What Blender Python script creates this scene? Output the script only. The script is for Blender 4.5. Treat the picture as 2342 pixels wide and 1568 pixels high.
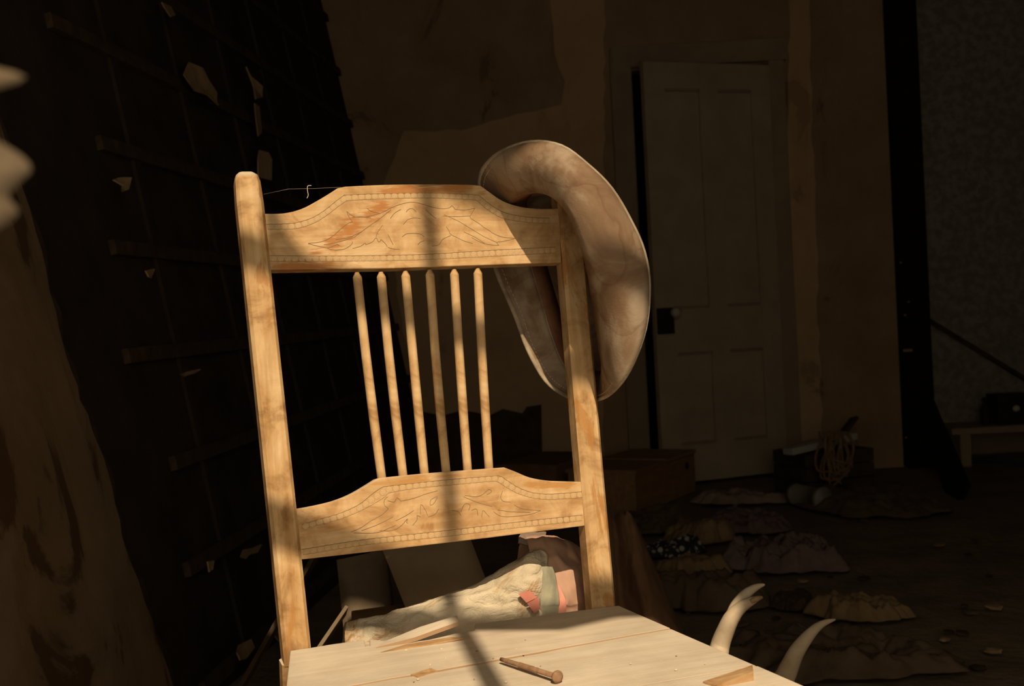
import bpy, bmesh, math, random
from mathutils import Vector, Matrix, noise

for o in list(bpy.data.objects):
    bpy.data.objects.remove(o)
scene = bpy.context.scene
C = scene.collection
random.seed(7)

# ------------------------------------------------------------------ camera
PW, PH, FPX = 2342, 1568, 2779.0
CAMZ = 0.81
PITCH = math.atan((784 - 728) / FPX)
ROLL = math.radians(3.0)
FW = Vector((0, math.cos(PITCH), -math.sin(PITCH)))
RT = Vector((1, 0, 0))
UP = RT.cross(FW)
_c, _s = math.cos(ROLL), math.sin(ROLL)
cam = bpy.data.objects.new('camera', bpy.data.cameras.new('camera'))
C.objects.link(cam)
cr = RT * _c - UP * _s
cu = RT * _s + UP * _c
cam.matrix_world = Matrix(((cr.x, cu.x, -FW.x, 0), (cr.y, cu.y, -FW.y, 0), (cr.z, cu.z, -FW.z, CAMZ), (0, 0, 0, 1)))
cam.data.sensor_width = 36
cam.data.lens = FPX / PW * 36
cam.data.clip_start = 0.02
cam.data.dof.use_dof = True
cam.data.dof.focus_distance = 1.56
cam.data.dof.aperture_fstop = 11
scene.camera = cam

# ------------------------------------------------------------------ world, sun, exposure
SUN_DX, SUN_T = -0.18, 1.10            # light travels (SUN_DX, 1, -SUN_T)
world = bpy.data.worlds.new('world')
scene.world = world
world.use_nodes = True
bg = world.node_tree.nodes['Background']
bg.inputs[0].default_value = (1.0, 0.84, 0.60, 1)
bg.inputs[1].default_value = 1.5
sun = bpy.data.objects.new('sun', bpy.data.lights.new('sun', 'SUN'))
C.objects.link(sun)
sun.data.energy = 4.8
sun.data.angle = math.radians(0.53)
sun.data.color = (1.0, 0.80, 0.54)
sun.rotation_euler = Vector((SUN_DX, 1, -SUN_T)).to_track_quat('-Z', 'Y').to_euler()
sun.location = (1, -3, 4)
vs = scene.view_settings
vs.view_transform = 'Standard'
vs.look = 'None'
vs.exposure = 0.0
vs.gamma = 1.0
vs.use_curve_mapping = False

# ------------------------------------------------------------------ pixel helpers
def ray(px, py):
    dx, dy = px - PW / 2, py - PH / 2
    ux, uy = dx * _c - dy * _s, dx * _s + dy * _c
    return (FW * FPX + RT * ux - UP * uy) / FPX
CAM = Vector((0, 0, CAMZ))
def on_z(px, py, z=0.0):
    r = ray(px, py)
    return CAM + r * ((z - CAMZ) / r.z)
def on_y(px, py, y):
    r = ray(px, py)
    return CAM + r * (y / r.y)

SEAT_Z = 0.43
LEAN, YAW = math.radians(9.5), math.radians(20)
P0 = on_z(712, 1476, SEAT_Z)
CE = Vector((math.cos(YAW), math.sin(YAW), 0))           # along the chair's width
CN = Vector((math.sin(YAW), -math.cos(YAW), 0))          # chair's facing direction
CV = Vector((0, 0, 1)) * math.cos(LEAN) - CN * math.sin(LEAN)   # up along the back
CB = CE.cross(CV)                                         # normal of the back, to the viewer
def on_back(px, py, off=0.0):
    r = ray(px, py)
    p = CAM + r * ((P0 - CAM).dot(CB) / r.dot(CB))
    return p + r.normalized() * off
def uv(px, py):
    q = on_back(px, py) - P0
    return (q.dot(CE), q.dot(CV))
BACK_M = Matrix(((CE.x, CB.x * -1, CV.x, P0.x), (CE.y, -CB.y, CV.y, P0.y), (CE.z, -CB.z, CV.z, P0.z), (0, 0, 0, 1)))
# local: x along width, y backwards, z up the back
def WL(z, y):
    return -0.74 - 0.18 * z + 0.09 * (y - 2.3)           # the leaning left wall
def on_left(px, py, off=0.0):
    r = ray(px, py)
    # x + .18 z - .09 y + .74 + .207 = off
    k0 = 0.18 * CAMZ + 0.947 - off
    t = -k0 / (r.x + 0.18 * r.z - 0.09 * r.y)
    return CAM + r * t

# ------------------------------------------------------------------ materials
def newmat(name):
    m = bpy.data.materials.new(name)
    m.use_nodes = True
    nt = m.node_tree
    return m, nt, nt.nodes['Principled BSDF']
def ramp(nt, stops):
    n = nt.nodes.new('ShaderNodeValToRGB')
    while len(n.color_ramp.elements) < len(stops):
        n.color_ramp.elements.new(0.5)
    for e, (p, c) in zip(n.color_ramp.elements, stops):
        e.position = p
        e.color = (c[0], c[1], c[2], 1)
    return n
def coords(nt, scale=(1, 1, 1), rot=(0, 0, 0), loc=(0, 0, 0)):
    tc = nt.nodes.new('ShaderNodeTexCoord')
    mp = nt.nodes.new('ShaderNodeMapping')
    mp.inputs['Scale'].default_value = scale
    mp.inputs['Rotation'].default_value = rot
    mp.inputs['Location'].default_value = loc
    nt.links.new(tc.outputs['Object'], mp.inputs['Vector'])
    return mp.outputs[0]
def noise_node(nt, vec, scale, detail=4, rough=0.6, dist=0.0):
    n = nt.nodes.new('ShaderNodeTexNoise')
    n.inputs['Scale'].default_value = scale
    n.inputs['Detail'].default_value = detail
    n.inputs['Roughness'].default_value = rough
    n.inputs['Distortion'].default_value = dist
    nt.links.new(vec, n.inputs['Vector'])
    return n.outputs['Fac']
def mix(nt, fac, a, b, mode='MIX'):
    n = nt.nodes.new('ShaderNodeMix')
    n.data_type = 'RGBA'
    n.blend_type = mode
    for sock, v in ((n.inputs[0], fac), (n.inputs[6], a), (n.inputs[7], b)):
        if hasattr(v, 'links'):
            nt.links.new(v, sock)
        elif isinstance(v, (int, float)):
            sock.default_value = v
        else:
            sock.default_value = (v[0], v[1], v[2], 1)
    return n.outputs[2]
def bump(nt, bsdf, h, strength=0.3, dist=0.002):
    b = nt.nodes.new('ShaderNodeBump')
    b.inputs['Strength'].default_value = strength
    b.inputs['Distance'].default_value = dist
    nt.links.new(h, b.inputs['Height'])
    nt.links.new(b.outputs[0], bsdf.inputs['Normal'])
def simple(name, ca, cb, scale=8, rough=0.85, bstr=0.3, bdist=0.003, detail=5, sc=(1, 1, 1), lo=0.3, hi=0.7, dist=0.0, spec=0.2):
    m, nt, b = newmat(name)
    v = coords(nt, sc)
    f = noise_node(nt, v, scale, detail, 0.62, dist)
    r = ramp(nt, [(lo, ca), (hi, cb)])
    nt.links.new(f, r.inputs[0])
    nt.links.new(r.outputs[0], b.inputs['Base Color'])
    b.inputs['Roughness'].default_value = rough
    b.inputs['Specular IOR Level'].default_value = spec
    if bstr:
        f2 = noise_node(nt, v, scale * 5, 4)
        bump(nt, b, f2, bstr, bdist)
    return m

def chair_wood(name, pale, mid, stain, dust=None, seed=0.0, stain_lo=0.56, stain_amt=0.9, streaks=(), bscale=26, bdark=(0.60, 0.47, 0.33)):
    """old stripped wood, grain along local X, remnants of orange varnish"""
    m, nt, b = newmat(name)
    v = coords(nt, (1.0, 1, 1), loc=(seed, seed * .7, seed * .3))
    vg = coords(nt, (2.2, 26, 26), loc=(seed, 0, 0))
    vf = coords(nt, (14, 260, 260), loc=(seed, 0, 0))
    big = noise_node(nt, v, bscale, 5, 0.62, 0.7)
    grain = noise_node(nt, vg, 2.4, 5, 0.65, 0.5)
    fine = noise_node(nt, vf, 1.0, 3, 0.6)
    r = ramp(nt, [(0.32, mid), (0.62, pale)])
    nt.links.new(grain, r.inputs[0])
    blot = ramp(nt, [(0.36, bdark), (0.50, (0.86, 0.78, 0.66)), (0.66, (1, 1, 1))])
    nt.links.new(big, blot.inputs[0])
    col = mix(nt, 0.85, r.outputs[0], blot.outputs[0], 'MULTIPLY')
    # varnish streaks
    vs_ = coords(nt, (5, 17, 17), rot=(0, math.radians(9), 0), loc=(seed * 1.3 + 3, seed, 1))
    st = noise_node(nt, vs_, 1.7, 6, 0.6, 0.9)
    sr = ramp(nt, [(stain_lo, (0, 0, 0)), (stain_lo + 0.05, (1, 1, 1))])
    nt.links.new(st, sr.inputs[0])
    sm = nt.nodes.new('ShaderNodeMath')
    sm.operation = 'MULTIPLY'
    nt.links.new(sr.outputs[0], sm.inputs[0])
    sm.inputs[1].default_value = stain_amt
    col = mix(nt, sm.outputs[0], col, stain)
    def mth(op, a, b=None, clamp=False):
        n_ = nt.nodes.new('ShaderNodeMath')
        n_.operation = op
        n_.use_clamp = clamp
        for k_, x_ in enumerate((a, b)):
            if x_ is None:
                continue
            if hasattr(x_, 'links'):
                nt.links.new(x_, n_.inputs[k_])
            else:
                n_.inputs[k_].default_value = x_
        return n_.outputs[0]
    if streaks:
        tc_ = nt.nodes.new('ShaderNodeTexCoord')
        sp_ = nt.nodes.new('ShaderNodeSeparateXYZ')
        nt.links.new(tc_.outputs['Object'], sp_.inputs[0])
        sn_ = noise_node(nt, coords(nt, (26, 60, 210)), 1.0, 6, 0.7, 0.8)
        for (a_, b_, w_) in streaks:
            dx_, dz_ = b_[0] - a_[0], b_[1] - a_[1]
            L_ = math.hypot(dx_, dz_)
            dx_, dz_ = dx_ / L_, dz_ / L_
            X_ = mth('SUBTRACT', sp_.outputs['X'], a_[0])
            Z_ = mth('SUBTRACT', sp_.outputs['Z'], a_[1])
            along = mth('ADD', mth('MULTIPLY', X_, dx_), mth('MULTIPLY', Z_, dz_))
            acr = mth('ABSOLUTE', mth('SUBTRACT', mth('MULTIPLY', Z_, dx_), mth('MULTIPLY', X_, dz_)))
            e1_ = mth('SUBTRACT', 1.0, mth('DIVIDE', acr, w_), True)
            e2_ = mth('MULTIPLY', mth('MULTIPLY', along, 60.0, True), mth('MULTIPLY', mth('SUBTRACT', L_, along), 60.0, True))
            k_ = mth('ADD', sn_, mth('MULTIPLY', mth('MULTIPLY', e1_, e2_), 0.30))
            m_ = mth('MULTIPLY', mth('SUBTRACT', k_, 0.58), 8.0, True)
            m_ = mth('MULTIPLY', mth('MULTIPLY', m_, e2_), mth('MULTIPLY', e1_, 4.0, True))
            col = mix(nt, mth('MULTIPLY', m_, 0.85), col, stain)
    fr = ramp(nt, [(0.3, (0.86, 0.84, 0.8)), (0.6, (1, 1, 1))])
    nt.links.new(fine, fr.inputs[0])
    col = mix(nt, 0.6, col, fr.outputs[0], 'MULTIPLY')
    if dust:
        gd = nt.nodes.new('ShaderNodeNewGeometry')
        sx = nt.nodes.new('ShaderNodeSeparateXYZ')
        nt.links.new(gd.outputs['Normal'], sx.inputs[0])
        dr = ramp(nt, [(0.5, (0, 0, 0)), (0.8, (1, 1, 1))])
        nt.links.new(sx.outputs['Z'], dr.inputs[0])
        col = mix(nt, dr.outputs[0], col, dust)
    nt.links.new(col, b.inputs['Base Color'])
    b.inputs['Roughness'].default_value = 0.72
    b.inputs['Specular IOR Level'].default_value = 0.25
    bump(nt, b, grain, 0.25, 0.0015)
    return m

DUST = (0.52, 0.43, 0.32)
M = {}
def zt(x, y):
    return (600 + x * 0.29889, 380 + y * 0.29885)
def zl(x, y):
    return (660 + x * 0.29889, 1050 + y * 0.29888)
def stk(z, a, b, w):
    return (uv(*z(*a)), uv(*z(*b)), w)
M['rail'] = chair_wood('rail_wood', (0.60, 0.425, 0.245), (0.48, 0.31, 0.15), (0.36, 0.14, 0.032), DUST, 0.0, 0.64, 0.8,
                       [stk(zt, (1010, 250), (730, 440), .016), stk(zt, (800, 390), (560, 540), .018), stk(zt, (660, 500), (440, 660), .015), stk(zt, (830, 195), (1640, 165), .009), stk(zt, (60, 770), (620, 740), .015), stk(zt, (650, 750), (800, 770), .008), stk(zt, (300, 690), (520, 640), .008), stk(zt, (1620, 170), (1760, 240), .009)])
M['rail2'] = chair_wood('lower_rail_wood', (0.60, 0.425, 0.245), (0.47, 0.30, 0.15), (0.40, 0.20, 0.06), DUST, 4.3, 0.62, 0.6,
                        [stk(zl, (130, 470), (330, 430), .008), stk(zl, (760, 200), (1140, 150), .008), stk(zl, (1380, 115), (1500, 105), .006), stk(zl, (1760, 195), (2240, 195), .007)])
M['post'] = chair_wood('post_wood', (0.58, 0.415, 0.235), (0.43, 0.265, 0.12), (0.36, 0.165, 0.045), DUST, 2.1, 0.57, 0.75, (), 17, (0.42, 0.30, 0.18))
M['spindle'] = chair_wood('spindle_wood', (0.62, 0.46, 0.275), (0.49, 0.31, 0.15), (0.43, 0.20, 0.06), None, 6.2, 0.57, 0.65, (), 20, (0.52, 0.38, 0.24))
M['bead'] = simple('bead_wood', (0.43, 0.275, 0.135), (0.52, 0.355, 0.19), 300, 0.75, 0)
M['groove'] = simple('groove_dark', (0.19, 0.135, 0.075), (0.27, 0.195, 0.11), 60, 0.9, 0)  # dark colour stands in for shade in the pressed grooves
def dusty():
    m, nt, b = newmat('dusty_board')
    v = coords(nt)
    vg = coords(nt, (3, 40, 40))
    a = noise_node(nt, v, 9, 5, 0.6, 0.3)
    g = noise_node(nt, vg, 1.6, 4, 0.6)
    s = noise_node(nt, v, 260, 2, 0.5)
    r = ramp(nt, [(0.3, (0.48, 0.405, 0.315)), (0.7, (0.64, 0.555, 0.445))])
    nt.links.new(a, r.inputs[0])
    r2 = ramp(nt, [(0.3, (0.86, 0.82, 0.76)), (0.6, (1, 1, 1))])
    nt.links.new(g, r2.inputs[0])
    col = mix(nt, 0.8, r.outputs[0], r2.outputs[0], 'MULTIPLY')
    r3 = ramp(nt, [(0.70, (0, 0, 0)), (0.76, (1, 1, 1))])
    nt.links.new(s, r3.inputs[0])
    col = mix(nt, r3.outputs[0], col, (0.62, 0.52, 0.38))
    # bare wood on the broken edges
    gd = nt.nodes.new('ShaderNodeNewGeometry')
    sx = nt.nodes.new('ShaderNodeSeparateXYZ')
    nt.links.new(gd.outputs['Normal'], sx.inputs[0])
    dr = ramp(nt, [(0.35, (1, 1, 1)), (0.75, (0, 0, 0))])
    nt.links.new(sx.outputs['Z'], dr.inputs[0])
    col = mix(nt, dr.outputs[0], col, (0.36, 0.235, 0.135))
    nt.links.new(col, b.inputs['Base Color'])
    b.inputs['Roughness'].default_value = 0.95
    b.inputs['Specular IOR Level'].default_value = 0.05
    bump(nt, b, s, 0.35, 0.001)
    return m
M['seat'] = dusty()
M['bare'] = chair_wood('bare_wood', (0.50, 0.35, 0.20), (0.40, 0.25, 0.125), (0.38, 0.2, 0.08), None, 9.0, 0.7)
def suede():
    m, nt, b = newmat('hat_suede')
    v = coords(nt)
    a = noise_node(nt, v, 13, 5, 0.6, 0.8)
    s = noise_node(nt, v, 420, 3, 0.6)
    st = noise_node(nt, v, 5, 3, 0.5, 1.5)
    r = ramp(nt, [(0.3, (0.14, 0.082, 0.046)), (0.46, (0.20, 0.13, 0.08)), (0.60, (0.29, 0.222, 0.155)), (0.74, (0.36, 0.285, 0.205))])
    nt.links.new(a, r.inputs[0])
    sr = ramp(nt, [(0.47, (1, 1, 1)), (0.50, (0.74, 0.68, 0.62)), (0.505, (1, 1, 1))])
    nt.links.new(st, sr.inputs[0])
    col = mix(nt, 0.7, r.outputs[0], sr.outputs[0], 'MULTIPLY')
    nt.links.new(col, b.inputs['Base Color'])
    b.inputs['Roughness'].default_value = 0.9
    b.inputs['Specular IOR Level'].default_value = 0.12
    bump(nt, b, s, 0.4, 0.0008)
    return m
M['suede'] = suede()
M['hat_edge'] = simple('hat_edge_felt', (0.17, 0.12, 0.078), (0.40, 0.33, 0.24), 30, 0.9, 0.2, 0.001)
M['sweatband'] = simple('sweatband_leather', (0.10, 0.045, 0.022), (0.20, 0.09, 0.045), 40, 0.6, 0.3, 0.001)
M['thread'] = simple('thread', (0.55, 0.46, 0.33), (0.68, 0.58, 0.42), 50, 0.9, 0)
M['rust'] = simple('rusty_iron', (0.20, 0.11, 0.062), (0.33, 0.20, 0.12), 160, 0.85, 0.6, 0.0008)
M['antler'] = simple('antler_bone', (0.36, 0.26, 0.16), (0.60, 0.50, 0.37), 14, 0.6, 0.25, 0.001, sc=(1, 1, 1))
M['antler_tip'] = simple('antler_tip_bone', (0.20, 0.13, 0.06), (0.38, 0.26, 0.13), 40, 0.6, 0.2, 0.001)
M['floor'] = simple('dirt_floor', (0.13, 0.098, 0.065), (0.26, 0.195, 0.13), 5, 0.97, 0.7, 0.012, 8)
def oldpaper(name, ca, cb, cs, lo=0.46):
    m, nt, b = newmat(name)
    v = coords(nt)
    vv = coords(nt, (1.2, 1.2, 0.6))
    a = noise_node(nt, v, 4, 6, 0.65)
    s = noise_node(nt, vv, 2.6, 6, 0.6, 1.2)
    r = ramp(nt, [(0.3, ca), (0.7, cb)])
    nt.links.new(a, r.inputs[0])
    sr = ramp(nt, [(lo, (1, 1, 1)), (lo + 0.03, (0.25, 0.25, 0.25)), (lo + 0.12, (0, 0, 0))])
    nt.links.new(s, sr.inputs[0])
    col = mix(nt, sr.outputs[0], r.outputs[0], cs)
    nt.links.new(col, b.inputs['Base Color'])
    b.inputs['Roughness'].default_value = 0.95
    b.inputs['Specular IOR Level'].default_value = 0.08
    bump(nt, b, noise_node(nt, v, 30, 4), 0.4, 0.004)
    return m
M['plaster'] = oldpaper('stained_wallpaper', (0.18, 0.12, 0.066), (0.25, 0.17, 0.098), (0.095, 0.054, 0.026), 0.38)
M['backwall'] = oldpaper('brown_backwall', (0.28, 0.185, 0.105), (0.40, 0.27, 0.16), (0.21, 0.135, 0.075), 0.36)
M['sheet'] = oldpaper('wallpaper_brown', (0.47, 0.315, 0.18), (0.58, 0.40, 0.235), (0.38, 0.245, 0.13), 0.34)  # real wallpaper, lightened to stand in for the hazy glow near the chair
M['greywall'] = simple('grey_wallpaper', (0.20, 0.18, 0.15), (0.31, 0.28, 0.235), 26, 0.95, 0.2, 0.002, lo=0.4, hi=0.62)
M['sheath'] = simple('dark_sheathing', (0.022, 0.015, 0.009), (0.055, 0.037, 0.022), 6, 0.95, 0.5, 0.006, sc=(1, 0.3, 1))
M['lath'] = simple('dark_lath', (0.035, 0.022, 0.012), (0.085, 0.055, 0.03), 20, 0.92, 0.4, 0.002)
M['scrap'] = simple('torn_paper', (0.26, 0.17, 0.085), (0.42, 0.29, 0.16), 25, 0.95, 0.3, 0.002)
M['door'] = simple('old_door_paint', (0.36, 0.285, 0.185), (0.46, 0.37, 0.25), 5, 0.75, 0.15, 0.001)
M['casing'] = simple('door_casing_paint', (0.27, 0.20, 0.125), (0.35, 0.265, 0.17), 6, 0.8, 0.15, 0.001)
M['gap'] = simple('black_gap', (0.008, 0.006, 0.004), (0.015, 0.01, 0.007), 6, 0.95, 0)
M['iron'] = simple('black_iron', (0.012, 0.010, 0.009), (0.03, 0.025, 0.02), 30, 0.6, 0.3, 0.001)
M['porcelain'] = simple('white_porcelain', (0.42, 0.38, 0.30), (0.5, 0.46, 0.37), 20, 0.3, 0, spec=0.5)
M['cratewood'] = simple('crate_wood', (0.24, 0.135, 0.06), (0.38, 0.22, 0.10), 9, 0.85, 0.3, 0.002, sc=(1, 5, 5))
M['whiteboard'] = simple('pale_board', (0.36, 0.35, 0.30), (0.48, 0.46, 0.40), 12, 0.85, 0.2, 0.002)
M['tin'] = simple('dull_tin', (0.16, 0.15, 0.12), (0.27, 0.25, 0.2), 14, 0.55, 0.2, 0.001, spec=0.4)
M['rope'] = simple('old_rope', (0.16, 0.10, 0.05), (0.27, 0.18, 0.095), 60, 0.95, 0.4, 0.002)
M['quilt'] = None
M['cushion'] = simple('grey_brown_cushion', (0.23, 0.17, 0.105), (0.34, 0.26, 0.165), 6, 0.95, 0.3, 0.002)
M['bag'] = simple('drab_sack', (0.13, 0.095, 0.06), (0.22, 0.165, 0.105), 9, 0.95, 0.4, 0.003)
M['pinkcloth'] = simple('faded_pink_cloth', (0.36, 0.20, 0.14), (0.50, 0.32, 0.225), 10, 0.95, 0.3, 0.002)
M['bluecloth'] = simple('faded_blue_cloth', (0.20, 0.19, 0.14), (0.38, 0.36, 0.26), 14, 0.95, 0.3, 0.002)
M['pinkpatch'] = simple('rose_patch', (0.52, 0.19, 0.14), (0.66, 0.30, 0.23), 22, 0.95, 0.2, 0.001)
M['creampatch'] = simple('sand_patch', (0.38, 0.27, 0.13), (0.52, 0.40, 0.22), 22, 0.95, 0.2, 0.001)
M['brownblanket'] = simple('brown_blanket', (0.14, 0.075, 0.04), (0.24, 0.135, 0.075), 9, 0.97, 0.4, 0.003)
M['palecloth'] = simple('pale_lace_cloth', (0.20, 0.145, 0.11), (0.33, 0.25, 0.19), 24, 0.97, 0.5, 0.004)
M['mauve'] = simple('mauve_cloth', (0.12, 0.08, 0.074), (0.20, 0.14, 0.13), 16, 0.97, 0.5, 0.004)
M['tanrag'] = simple('tan_rag', (0.16, 0.105, 0.05), (0.28, 0.19, 0.095), 14, 0.97, 0.5, 0.004)
M['drabrag'] = simple('drab_rag', (0.08, 0.055, 0.033), (0.15, 0.105, 0.065), 12, 0.97, 0.5, 0.004)
def speckle():
    m, nt, b = newmat('printed_cloth')
    v = coords(nt)
    n = nt.nodes.new('ShaderNodeTexVoronoi')
    n.inputs['Scale'].default_value = 42
    nt.links.new(v, n.inputs['Vector'])
    r = ramp(nt, [(0.30, (0.40, 0.38, 0.34)), (0.42, (0.02, 0.017, 0.015))])
    nt.links.new(n.outputs['Distance'], r.inputs[0])
    nt.links.new(r.outputs[0], b.inputs['Base Color'])
    b.inputs['Roughness'].default_value = 0.95
    return m
M['speckle'] = speckle()
def quilt():
    m, nt, b = newmat('stained_cream_quilt')
    v = coords(nt)
    a = noise_node(nt, v, 9, 5, 0.6)
    s = noise_node(nt, v, 7, 6, 0.7, 1.0)
    r = ramp(nt, [(0.3, (0.50, 0.42, 0.30)), (0.7, (0.64, 0.56, 0.42))])
    nt.links.new(a, r.inputs[0])
    sr = ramp(nt, [(0.52, (0, 0, 0)), (0.60, (1, 1, 1))])
    nt.links.new(s, sr.inputs[0])
    col = mix(nt, sr.outputs[0], r.outputs[0], (0.36, 0.21, 0.09))
    nt.links.new(col, b.inputs['Base Color'])
    b.inputs['Roughness'].default_value = 0.95
    b.inputs['Specular IOR Level'].default_value = 0.08
    bump(nt, b, noise_node(nt, coords(nt, (1, 1, 1.6), rot=(0, .5, 0)), 28, 6, 0.65, 2.0), 0.8, 0.006)
    return m
M['quilt'] = quilt()
M['window'] = simple('window_paint', (0.30, 0.25, 0.18), (0.42, 0.36, 0.27), 12, 0.8, 0.2, 0.001)
M['curtain'] = simple('tattered_curtain', (0.06, 0.042, 0.026), (0.11, 0.08, 0.05), 30, 0.95, 0.2, 0.001)
M['ceiling'] = simple('dark_ceiling', (0.05, 0.035, 0.02), (0.09, 0.062, 0.036), 4, 0.95, 0.2, 0.003)

# ------------------------------------------------------------------ object helpers
I4 = Matrix.Identity(4)
def finish(me, smooth=False, mats=None):
    for m in (mats or []):
        me.materials.append(m)
    if smooth:
        for p in me.polygons:
            p.use_smooth = True
def link(name, me, parent=None, world_m=I4, kind=None):
    o = bpy.data.objects.new(name, me)
    C.objects.link(o)
    if parent is not None:
        o.parent = parent
        o.matrix_parent_inverse = I4
        o.matrix_basis = PWM[parent.name].inverted() @ world_m
    else:
        o.matrix_basis = world_m
    PWM[o.name] = world_m.copy()
    if kind:
        o['kind'] = kind
    return o
PWM = {}
def tag(o, label, cat, group=None):
    o['label'] = label
    o['category'] = cat
    if group:
        o['group'] = group
    return o
def empty(name, loc, label, cat, group=None, rot=None):
    m = Matrix.Translation(loc)
    if rot:
        m = m @ rot
    o = link(name, None, None, m)
    return tag(o, label, cat, group)
def frm(x, z, loc):
    """matrix with local X along x, local Z near z"""
    x = Vector(x).normalized()
    y = Vector(z).cross(x).normalized()
    zz = x.cross(y)
    l = Vector(loc)
    return Matrix(((x.x, y.x, zz.x, l.x), (x.y, y.y, zz.y, l.y), (x.z, y.z, zz.z, l.z), (0, 0, 0, 1)))
def mesh(name, verts, faces, mat, parent=None, m=I4, smooth=False, kind=None):
    """verts given in the local space of m"""
    me = bpy.data.meshes.new(name)
    me.from_pydata([tuple(v) for v in verts], [], faces)
    me.update()
    finish(me, smooth, [mat] if not isinstance(mat, (list, tuple)) else mat)
    return link(name, me, parent, m, kind)
def worldmesh(name, verts, faces, mat, parent=None, smooth=False, kind=None):
    """verts in world space; the object's origin goes to their middle bottom or to the parent's"""
    if parent is not None:
        base = PWM[parent.name].translation
    else:
        xs = [v[0] for v in verts]; ys = [v[1] for v in verts]; zs = [v[2] for v in verts]
        base = Vector(((min(xs) + max(xs)) / 2, (min(ys) + max(ys)) / 2, min(zs)))
    return mesh(name, [Vector(v) - base for v in verts], faces, mat, parent, Matrix.Translation(base), smooth, kind)
def from_bm(name, bm, mat, parent=None, m=I4, smooth=False, kind=None, bevel=0.0, seg=2):
    bmesh.ops.recalc_face_normals(bm, faces=bm.faces)
    if bevel:
        es = [e for e in bm.edges if len(e.link_faces) == 2 and e.calc_face_angle(0) > 0.6]
        bmesh.ops.bevel(bm, geom=es, offset=bevel, segments=seg, affect='EDGES', profile=0.6)
    me = bpy.data.meshes.new(name)
    bm.to_mesh(me)
    bm.free()
    finish(me, smooth, [mat] if not isinstance(mat, (list, tuple)) else mat)
    if smooth:
        me.set_sharp_from_angle(angle=math.radians(40))
    return link(name, me, parent, m, kind)
def box(name, size, mat, parent=None, m=I4, bevel=0.003, kind=None, center=(0, 0, 0)):
    bm = bmesh.new()
    bmesh.ops.create_cube(bm, size=1)
    for v in bm.verts:
        v.co = Vector((v.co.x * size[0] + center[0], v.co.y * size[1] + center[1], v.co.z * size[2] + center[2]))
    return from_bm(name, bm, mat, parent, m, False, kind, bevel)
def prism(name, pts, d0, d1, mat, parent=None, m=I4, bevel=0.002, kind=None, smooth=False):
    """outline in local x,z extruded along local y from d0 to d1"""
    bm = bmesh.new()
    vs_ = [bm.verts.new((p[0], d0, p[1])) for p in pts]
    f = bm.faces.new(vs_)
    r = bmesh.ops.extrude_face_region(bm, geom=[f])
    for e in r['geom']:
        if isinstance(e, bmesh.types.BMVert):
            e.co.y = d1
    return from_bm(name, bm, mat, parent, m, smooth, kind, bevel)
def tube_data(path, radii, seg=10, cap=True, flat=1.0):
    path = [Vector(p) for p in path]
    if isinstance(radii, (int, float)):
        radii = [radii] * len(path)
    V, F = [], []
    ref = None
    for i, p in enumerate(path):
        t = (path[min(i + 1, len(path) - 1)] - path[max(i - 1, 0)]).normalized()
        if ref is None:
            ref = Vector((0, 0, 1)) if abs(t.z) < 0.9 else Vector((1, 0, 0))
        a = t.cross(ref).normalized()
        b = a.cross(t).normalized()
        ref = b
        for k in range(seg):
            an = 2 * math.pi * k / seg
            V.append(p + (a * math.cos(an) + b * math.sin(an) * flat) * radii[i])
    n = len(path)
    for i in range(n - 1):
        for k in range(seg):
            k2 = (k + 1) % seg
            F.append((i * seg + k, i * seg + k2, (i + 1) * seg + k2, (i + 1) * seg + k))
    if cap:
        F.append(tuple(range(seg - 1, -1, -1)))
        F.append(tuple(range((n - 1) * seg, n * seg)))
    return V, F
def join(parts):
    V, F = [], []
    for v, f in parts:
        b = len(V)
        V += v
        F += [tuple(i + b for i in q) for q in f]
    return V, F
def spline(pts, n):
    """Catmull-Rom through pts, n points per span"""
    pts = [Vector(p) for p in pts]
    out = []
    for i in range(len(pts) - 1):
        p0 = pts[max(i - 1, 0)]; p1 = pts[i]; p2 = pts[i + 1]; p3 = pts[min(i + 2, len(pts) - 1)]
        for k in range(n):
            t = k / n
            out.append(0.5 * ((2 * p1) + (p2 - p0) * t + (2 * p0 - 5 * p1 + 4 * p2 - p3) * t * t + (3 * p1 - p0 - 3 * p2 + p3) * t ** 3))
    out.append(pts[-1])
    return out
def cspline(pts, n):
    pts = [Vector(p) for p in pts]
    N = len(pts)
    out = []
    for i in range(N):
        p0 = pts[i - 1]; p1 = pts[i]; p2 = pts[(i + 1) % N]; p3 = pts[(i + 2) % N]
        for k in range(n):
            t = k / n
            out.append(0.5 * ((2 * p1) + (p2 - p0) * t + (2 * p0 - 5 * p1 + 4 * p2 - p3) * t * t + (3 * p1 - p0 - 3 * p2 + p3) * t ** 3))
    return out
def solidify(o, th, off=0):
    md = o.modifiers.new('thickness', 'SOLIDIFY')
    md.thickness = th
    md.offset = off
def fbm(p, oct=4):
    return noise.fractal(Vector(p), 0.9, 2.1, oct)

# ================================================================== the room
YB = 5.85
def struct(o):
    o['kind'] = 'structure'
    return o
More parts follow.
